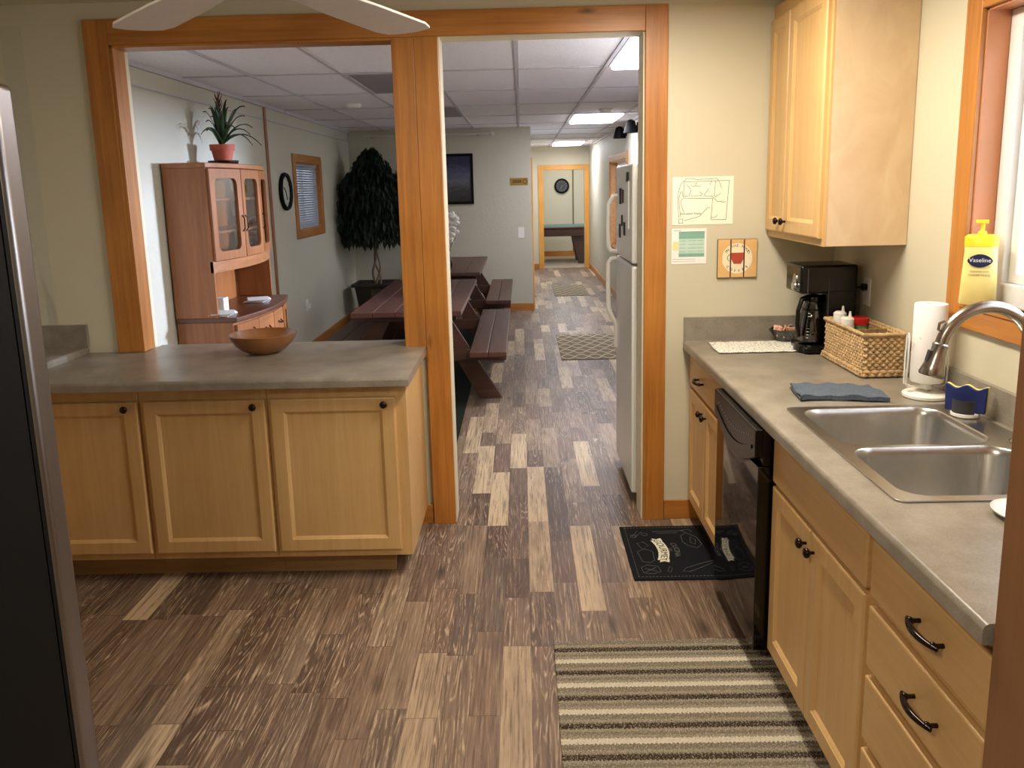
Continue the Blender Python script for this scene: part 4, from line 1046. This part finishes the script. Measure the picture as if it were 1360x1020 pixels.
for k in range(3):
    y0_, y1_ = .012+k*.393, .012+(k+1)*.393-.006
    (lx, ly, lz), a, L = on_bow(y0_, y1_, hu-.006, .082, 1.24)
    m = MB(); m.plate([(0, 0), (L, 0), (L, .585), (0, .585)], [rrect(L/2, .29, L-.11, .47, .045)], 0, .022, 'YZ')
    o = m.build('door', 'hutch_z', t, loc=(lx, ly, 1.24)); o.rotation_euler.z = -a
    MB().box(.008, .011, .045, L-.045, .045, .54).build('pane', 'glass', o)
    hy = L-.02 if k == 0 else .02
    MB().tube([(.022, hy, .17), (.036, hy, .19), (.036, hy, .26), (.022, hy, .28)], .004, 8).build('handle', 'bronze', o, smooth=True)
HB = Vector((DL+.012, 5.28, 0))
def hitem(mb, name, mat, loc, lb, cat, grp=None, **k): o = mb.build(name, mat, loc=HB+Vector(loc), **k); tag(o, lb, cat, grp); return o
for k, (y, h, mat, lb) in enumerate(((.20, .26, 'paper_w', 'thin white folder nearest the camera inside the hutch'), (.235, .24, 'blind', 'pale grey folder between white ones inside the hutch'), (.27, .27, 'paper_w', 'tall white binder farthest along the folders inside the hutch'))):
    o = hitem(MB().box(0, .17, 0, .018, 0, h), 'paper_folder', mat, (.03, y, 1.427), lb, 'folder', 'folders inside the hutch'); o.rotation_euler.x = 0
hitem(MB().lathe([(.028, 0), (.032, .06), (.03, .062), (.026, .004)], (0, 0, 0), 20, cap0=True, cap1=True), 'small_cup', 'green2', (.15, .28, 1.217), 'small pale blue cup inside the hutch on its lowest shelf', 'cup', smooth=True)
hitem(MB().box(0, .12, 0, .09, 0, .10), 'tissue_box', 'paper_w', (.12, .22, .873), 'white printed tissue box standing in the hutch niche', 'box', bevel=.004)
for k, (x, y, rz, lb) in enumerate(((.2, .03, .2, 'stack of papers on the hutch counter at the near end'), (.22, .72, -.3, 'stack of papers on the hutch counter at the far end'))):
    m = MB()
    for q in range(4): m.obox((.08+.006*q, .1-.008*q, .003+.006*q), (.15, .2, .004), Matrix.Rotation(.12*q, 3, 'Z'))
    hitem(m, 'paper_stack', 'paper_w', (x-.03, y, .8735), lb, 'papers', 'papers on the hutch counter')

# bromeliad
t = thing('potted_bromeliad', 'spiky bromeliad in a terracotta pot on top of the hutch', 'potted plant', (DL+.19, 5.90, 1.8625))
m = MB(); m.lathe([(.0, .004), (.088, .004), (.1, .012), (.104, .03), (.1, .03), (.088, .01), (.0, .008)], (0, 0, 0), 32); m.build('saucer', 'glass_dark', t, smooth=True)
m = MB(); m.lathe([(.055, .009), (.074, .1), (.082, .1), (.084, .14), (.076, .14), (.068, .1), (.05, .02)], (0, 0, 0), 32, cap0=True); m.build('pot', 'terracotta', t, smooth=40)
m = MB(); m.cyl((0, 0, .12), .07, .01); m.build('soil', 'soil', t)
def blade(m, a, L, h, droop, wd, base=.13, n=9):
    rows_ = []
    for i in range(n+1):
        f = i/n; r = L*f; z = base+h*math.sin(min(1, f*1.0)*PI/2)-droop*f*f
        c = Vector((r*math.cos(a), r*math.sin(a), z)); s_ = Vector((-math.sin(a), math.cos(a), 0))*wd*(1-.85*f**2.2)*(.7+.6*math.sin(PI*min(1, f+.15)))
        rows_.append((c-s_+Vector((0, 0, .006)), c, c+s_+Vector((0, 0, .006))))
    vs = [[m.bm.verts.new(p) for p in r] for r in rows_]
    for p, q in zip(vs, vs[1:]):
        for k in range(2): m.bm.faces.new((p[k], p[k+1], q[k+1], q[k]))
m = MB()
for k in range(26):
    lay = k % 3; a = k*2.399
    L, h, dr = ((.24, .20, .12), (.20, .27, .04), (.11, .30, .0))[lay]
    if math.cos(a) < -.2: L *= .5
    blade(m, a, L*random.uniform(.85, 1.15), h*random.uniform(.8, 1.1), dr*random.uniform(.6, 1.6), .015)
o = m.build('leaves', 'leaf', t, smooth=True); so = o.modifiers.new('s', 'SOLIDIFY'); so.thickness = .0015
m = MB(); m.cyl((0, 0, .26), .008, .25, n=10)
for k in range(12): a = k*2.4; z = .36+.008*k; m.tube([(0, 0, z), (.018*math.cos(a), .018*math.sin(a), z+.03), (.03*math.cos(a), .03*math.sin(a), z+.06)], .006, 6, rfun=lambda f, i: .006*(1-.8*f))
m.build('flower_spike', 'leaf_red', t)

# ficus
t = thing('weeping_fig_tree', 'weeping fig tree in a dark square planter in the dining room corner', 'tree', (-1.885, 10.55, .0))
m = MB()
def sq(w_, z): return [(-w_, -w_, z), (w_, -w_, z), (w_, w_, z), (-w_, w_, z)]
m.ring_loft([sq(.17, 0), sq(.235, .47), sq(.27, .47), sq(.27, .51), sq(.22, .51), sq(.21, .45)], True, True, True); m.build('planter', 'planter', t, bevel=.006)
m = MB(); m.box(-.03, .17, -.232, -.22, .1, .44); m.build('planter_panel', 'planter_panel', t)
m = MB(); m.box(-.21, .21, -.21, .21, .452, .47); m.build('soil', 'soil', t)
for k in range(3):
    m = MB(); pts = []
    for i in range(17): z = .46+i*.05; a = k*2.09+i*.38; r = .035+.02*math.sin(i*.5); pts.append((r*math.cos(a)+.02, r*math.sin(a), z))
    for i in range(6): f = i/5; a = k*2.09+1; pts.append((.05*math.cos(a)*(1+2*f)+.02, .05*math.sin(a)*(1+2*f), 1.27+.25*f))
    m.tube(pts, .013, 8, rfun=lambda f, i: .015-.008*f); m.build('trunk', 'bark', t, smooth=True)
m = MB(); rnd = random.Random(3)
for k in range(3600):
    zc = rnd.random(); z = 1.05+1.12*zc
    R_ = (.33+.16*math.sin(PI*min(1, zc*1.1+.12)))*(1 if zc < .62 else max(.05, 1-((zc-.62)/.42)**1.5))
    a = rnd.uniform(0, 2*PI); r = R_*math.sqrt(rnd.uniform(.0, 1)); cx_, cy_ = r*math.cos(a)*1.05, r*math.sin(a)*1.0
    cx_ = max(cx_, -.30-.06*rnd.random()) ; z0_ = z+.04*math.sin(a*5)
    L = rnd.uniform(.09, .15); out = Vector((math.cos(a), math.sin(a), 0))*rnd.uniform(.1, .5)+Vector((rnd.uniform(-.3, .3), rnd.uniform(-.3, .3), -1)); out.normalize()
    out.x = max(out.x, -.25); th = rnd.uniform(0, 2*PI); s_ = out.cross(Vector((math.cos(th), math.sin(th), .2))).normalized()*L*.17
    b0 = Vector((cx_, cy_, z0_)); md = b0+out*L*.45+Vector((math.cos(a), math.sin(a), 0))*.012
    v = [m.bm.verts.new(p) for p in (b0, md-s_, b0+out*L, md+s_)]; m.bm.faces.new(v)
for v_ in m.bm.verts: v_.co.x = max(v_.co.x, -.374)
m.build('foliage', 'ficus', t)

# wall things in the dining room
t = thing('wall_clock', 'round dark-rimmed wall clock on the left dining wall beside the window', 'clock', (DL+.001, 8.02, 1.672))
m = MB(); m.lathe([(.175, 0), (.18, .02), (.17, .04), (.145, .03), (.143, .012)], (0, 0, 0), 48, 'X', True); m.build('rim', 'blackm', t, smooth=40)
m = MB(); m.lathe([(.146, .010), (.146, .014)], (0, 0, 0), 48, 'X', True, True); m.build('face', 'clockface', t)
m = MB(); m.bar((.018, 0, 0), (.018, -.06, .04), .003, .01, (1, 0, 0)); m.bar((.018, 0, 0), (.018, .04, -.08), .003, .008, (1, 0, 0))
for k in range(12): a = k*PI/6; m.bar((.0155, .115*math.cos(a), .115*math.sin(a)), (.0155, .132*math.cos(a), .132*math.sin(a)), .002, .006, (1, 0, 0))
m.build('hands', 'ink', t)
t = thing('wall_outlet', 'white double outlet low on the left dining wall below the window', 'outlet', (DL+.0005, 8.56, .44)); m = MB(); m.box(0, .006, -.05, .05, 0, .12); m.build('plate', 'white', t, bevel=.002)
m = MB(); m.box(.006, .03, -.045, -.015, .04, .09); m.box(.006, .03, .015, .045, .02, .07); m.build('plug', 'white', t, bevel=.004)
o = MB().box(0, .006, -.036, .036, 0, .118).build('light_switch', 'white', loc=(DL+.0005, 4.62, 1.22), bevel=.002); tag(o, 'white switch plate on the left dining wall near the hutch', 'switch')
t = thing('framed_picture', 'black-framed dark landscape picture on the dining room back wall', 'picture', (-1.12, YB-.001, 1.455))
m = MB(); m.plate([(0, 0), (.49, 0), (.49, .66), (0, .66)], [[(.035, .035), (.455, .035), (.455, .625), (.035, .625)]], -.025, 0, 'XZ'); m.build('frame', 'blackm', t)
o = MB().box(0, .42, -.012, -.002, 0, .59).build('print', 'print', t, loc=(.035, 0, .035))
t = thing('brass_sign', 'small engraved brass sign on the dining room back wall', 'sign', (-.14, YB-.001, 1.685))
m = MB(); m.box(0, .235, -.006, 0, 0, .095); m.build('plate', 'brass', t, bevel=.002)
m = MB()
for z in (.055, .035): m.box(.03, .15, -.008, -.006, z, z+.012)
m.lathe([(.022, 0), (.026, -.002), (.03, 0)], (.195, -.0065, .048), 20, 'Y'); m.build('engraving', 'ink', t)
o = MB().box(-.04, .04, -.007, 0, 0, .145).build('light_switch', 'white', loc=(-.012, YB-.0005, .985), bevel=.002); tag(o, 'white light switch on the back wall next to the hall', 'switch')
t = thing('curtain_rod', 'thin white rod high across the dining room back wall', 'rod', (-2.05, YB-.12, 2.355))
m = MB(); m.cyl((.83, 0, 0), .012, 1.66, 'X', 12); m.build('rod', 'rod', t, smooth=True)
m = MB(); m.lathe([(.012, 1.66), (.03, 1.68), (.026, 1.71), (.0, 1.72)], (0, 0, 0), 16, 'X'); m.build('finial', 'rod', t, smooth=True)
for x in (.1, 1.5): MB().box(x-.008, x+.008, 0, .119, -.012, .004).build('bracket', 'blackm', t)
# smoke detectors, ceiling lights
def smoke(x, y, lb):
    o = MB().lathe([(.07, 0), (.072, -.012), (.055, -.034), (.0, -.036)], (0, 0, 0), 32, cap0=True).build('smoke_detector', 'white', loc=(x, y, ZD-.0005), smooth=True); tag(o, lb, 'smoke detector', 'smoke detectors')
smoke(-1.50, 7.75, 'round white smoke detector on the ceiling above the picnic tables'); smoke(.90, 8.9, 'round white smoke detector on the ceiling beside the lit hall panel')
def troffer(x0_, y0_, lit, lb):
    t = thing('ceiling_light', lb, 'ceiling light', (x0_, y0_, ZD-.010), group='ceiling light panels')
    m = MB(); m.plate([(0, 0), (.57, 0), (.57, 1.17), (0, 1.17)], [[(.02, .02), (.55, .02), (.55, 1.15), (.02, 1.15)]], 0, .009); m.build('frame', 'tbar', t)
    m = MB(); m.box(.02, .55, .02, 1.15, -.022 if lit else .003, .007); m.build('diffuser', 'lamp_on' if lit else 'lamp_off', t, bevel=.012 if lit else 0)
troffer(.596, 4.568, True, 'lit ceiling panel nearest the doorway, above the white refrigerator')
troffer(.596, 9.368, True, 'lit ceiling panel in the middle of the hall beside the smoke detector')
troffer(.596, 15.0, True, 'lit ceiling panel at the far end of the hall')
troffer(-1.175, 5.768, False, 'unlit ceiling panel above the near picnic table')
troffer(-1.175, 8.168, False, 'unlit ceiling panel above the rear picnic table')
# spot lamps
for k, (y, z, lb) in enumerate(((9.9, 2.32, 'black cone wall lamp nearer the kitchen, high on the right wall'), (11.0, 2.32, 'black cone wall lamp farther down the hall, high on the right wall'))):
    t = thing('wall_lamp', lb, 'lamp', (DR-.001, y, z), group='cone wall lamps'); m = MB(); m.lathe([(.05, 0), (.05, -.02)], (0, 0, 0), 20, 'X', True, True); m.cyl((-.04, 0, .0), .012, .06, 'X', 10); m.build('bracket', 'blackm', t)
    m = MB(); m.lathe([(.02, .05), (.05, .03), (.085, -.10), (.08, -.10), (.045, .02)], (-.09, 0, .03), 24, cap0=True); m.build('shade', 'blackm', t, smooth=True)
    m = MB(); m.sph((-.09, 0, -.02), .035, n=8); m.build('bulb', 'milky', t, smooth=True)
o = MB().box(-.006, 0, -.036, .036, 0, .118).build('wall_outlet', 'white', loc=(DR-.0005, 14.7, .33)); tag(o, 'white outlet low on the right hall wall near the far door', 'outlet')
# game room
t = thing('pool_table', 'dark wooden pool table seen through the far door', 'pool table', (-.35, 17.75, .004))
m = MB(); m.box(0, 2.0, 0, 1.3, .60, .76); m.build('body', 'pool', t, bevel=.01)
m = MB(); m.box(-.03, 2.03, -.03, 1.33, .76, .80); m.build('rail', 'pool', t, bevel=.008)
m = MB(); m.box(.10, 1.9, .10, 1.2, .801, .806); m.build('cloth', 'felt', t)
for x in (.25, 1.62):
    for y in (.15, 1.0):
        m = MB(); s0 = lambda a, b, z: [(x+a, y-.0, z), (x+b, y, z), (x+b, y+.16, z), (x+a, y+.16, z)]
        m.ring_loft([s0(-.06, .06, 0), s0(-.07, .07, .08), s0(-.17, .10, .6)], True, True, True); m.build('leg', 'pool', t, bevel=.006)
t = thing('wall_clock', 'round black clock on the game room wall seen through the far door', 'clock', (.965, 19.879, 1.66))
m = MB(); m.lathe([(.17, 0), (.175, -.02), (.14, -.03), (.135, -.012)], (0, 0, 0), 40, 'Y', True); m.build('rim', 'blackm', t, smooth=40)
m = MB(); m.lathe([(.138, -.008), (.138, -.012)], (0, 0, 0), 40, 'Y', True, True); m.build('face', 'soapgrey', t)
m = MB(); m.bar((0, -.016, 0), (.05, -.016, .03), .004, .01, (0, 1, 0)); m.bar((0, -.016, 0), (-.03, -.016, -.07), .004, .008, (0, 1, 0))
for k in range(12): a = k*PI/6; m.bar((.09*math.cos(a), -.0145, .09*math.sin(a)), (.12*math.cos(a), -.0145, .12*math.sin(a)), .004, .012, (0, 1, 0))
m.build('hands', 'clockface', t)

# ceiling fan in the kitchen
HUB = Vector((-.455, 1.49, 2.035))
t = thing('ceiling_fan', 'white six-blade ceiling fan above the kitchen floor', 'ceiling fan', (HUB.x, HUB.y, ZK-.0005)); dz = HUB.z-ZK
m = MB(); m.lathe([(.07, 0), (.065, -.05), (.02, -.08)], (0, 0, 0), 24, cap0=True, cap1=True); m.cyl((0, 0, -.2), .012, .3, n=12); m.build('downrod', 'fan', t, smooth=True)
m = MB(); m.lathe([(.03, dz+.16), (.09, dz+.14), (.10, dz+.05), (.07, dz+.012), (.0, dz+.008)], (0, 0, 0), 32, cap0=True); m.build('motor', 'fan', t, smooth=True)
for k in range(6):
    a = math.radians(131+60*k); m = MB()
    R3 = Matrix.Rotation(a, 4, 'Z') @ Matrix.Rotation(math.radians(-3), 4, 'X')
    out = [(.14, -.045), (.34, -.060), (.56, -.066), (.605, -.055), (.62, -.02), (.62, .02), (.605, .055), (.56, .066), (.34, .060), (.14, .045)]
    m.ring_loft([[R3 @ Vector((x, y, -.003)) for x, y in out], [R3 @ Vector((x, y, .003)) for x, y in out]], True, True, True)
    m.build('blade', 'fan', t, loc=(0, 0, dz), bevel=.0015)
    m = MB(); m.bar(R3 @ Vector((.07, 0, .006)), R3 @ Vector((.20, 0, .006)), .03, .006); m.build('blade_arm', 'fan', t, loc=(0, 0, dz))
# kitchen ceiling fixtures (just above the frame)
def fixture(x, y, L, lb):
    t = thing('kitchen_ceiling_light', lb, 'ceiling light', (x, y, ZK-.0005), group='kitchen ceiling fixtures')
    m = MB(); m.box(-.16, .16, -L/2, L/2, -.02, 0); m.build('housing', 'white', t)
    m = MB(); m.box(-.15, .15, -L/2+.01, L/2-.01, -.07, -.02); m.build('diffuser', 'lamp_warm', t, bevel=.015)
fixture(.55, 2.72, 1.2, 'long ceiling light over the sink side of the kitchen')

# ------------------------------------------------------------------ lights
def area(name, loc, rot, sx, sy, col, e):
    l = bpy.data.lights.new(name, 'AREA'); l.shape = 'RECTANGLE'; l.size = sx; l.size_y = sy; l.color = col; l.energy = e
    o = bpy.data.objects.new(name, l); COL.objects.link(o); o.location = loc; o.rotation_euler = rot; return o
warm = (1, .89, .73); cool = (.88, .90, 1.0)
area('sink_side_lamp', (.55, 2.72, ZK-.08), (0, 0, 0), .28, 1.15, warm, 42)
area('rear_fill', (-.9, .1, ZK-.02), (0, 0, 0), .5, .5, warm, 44)  # added general fill overhead, out of view; no fixture stands here
area('panel_lamp_near', (.88, 5.15, ZD-.08), (0, 0, 0), .5, 1.1, cool, 34)
area('panel_lamp_mid', (.88, 9.95, ZD-.08), (0, 0, 0), .5, 1.1, cool, 17)
area('panel_lamp_end', (.88, 15.6, ZD-.08), (0, 0, 0), .5, 1.1, cool, 24)
area('game_room_lamp', (1.0, 18.6, ZD-.02), (0, 0, 0), .6, 1.2, (1, .93, .8), 26)
area('kitchen_window_daylight', (XR+.3, 2.1, 1.7), (0, PI/2, 0), .9, 1.25, (.86, .93, 1), 22)
area('dining_window_daylight', (4.2, 7.75, 2.0), (0, PI/2, math.radians(16)), .5, .6, (.66, .76, 1), 1150)
area('hall_window_daylight', (DR+.3, 11.95, 1.4), (0, PI/2, 0), 1.2, 1.9, (.86, .93, 1), 12)
w = bpy.data.worlds.new('daylight'); sc.world = w; w.use_nodes = True
w.node_tree.nodes['Background'].inputs[0].default_value = (.80, .88, 1, 1); w.node_tree.nodes['Background'].inputs[1].default_value = 2.2

# ------------------------------------------------------------------ camera
h, yaw, pitch, roll, f, cx, cy = 1.663, -.0151, .186, .0243, 1097.0, 680.0, 455.0
fw = Vector((math.sin(yaw)*math.cos(pitch), math.cos(yaw)*math.cos(pitch), -math.sin(pitch)))
r = Vector((math.cos(yaw), -math.sin(yaw), 0)); d = fw.cross(r)
c_, s_ = math.cos(roll), math.sin(roll); rr = r*c_+d*s_; dd = -r*s_+d*c_
cam = bpy.data.cameras.new('camera'); co = bpy.data.objects.new('camera', cam); COL.objects.link(co)
Mx = Matrix((rr, -dd, -fw)).transposed().to_4x4(); Mx.translation = Vector((0, 0, h)); co.matrix_world = Mx
cam.sensor_width = 36; cam.lens = 36*f/1360; cam.shift_y = (cy-510)/1360; cam.clip_start = .02
sc.camera = co
sc.view_settings.view_transform = 'Standard'; sc.view_settings.look = 'None'; sc.view_settings.gamma = 1; sc.view_settings.exposure = 0
sc.view_settings.use_curve_mapping = False
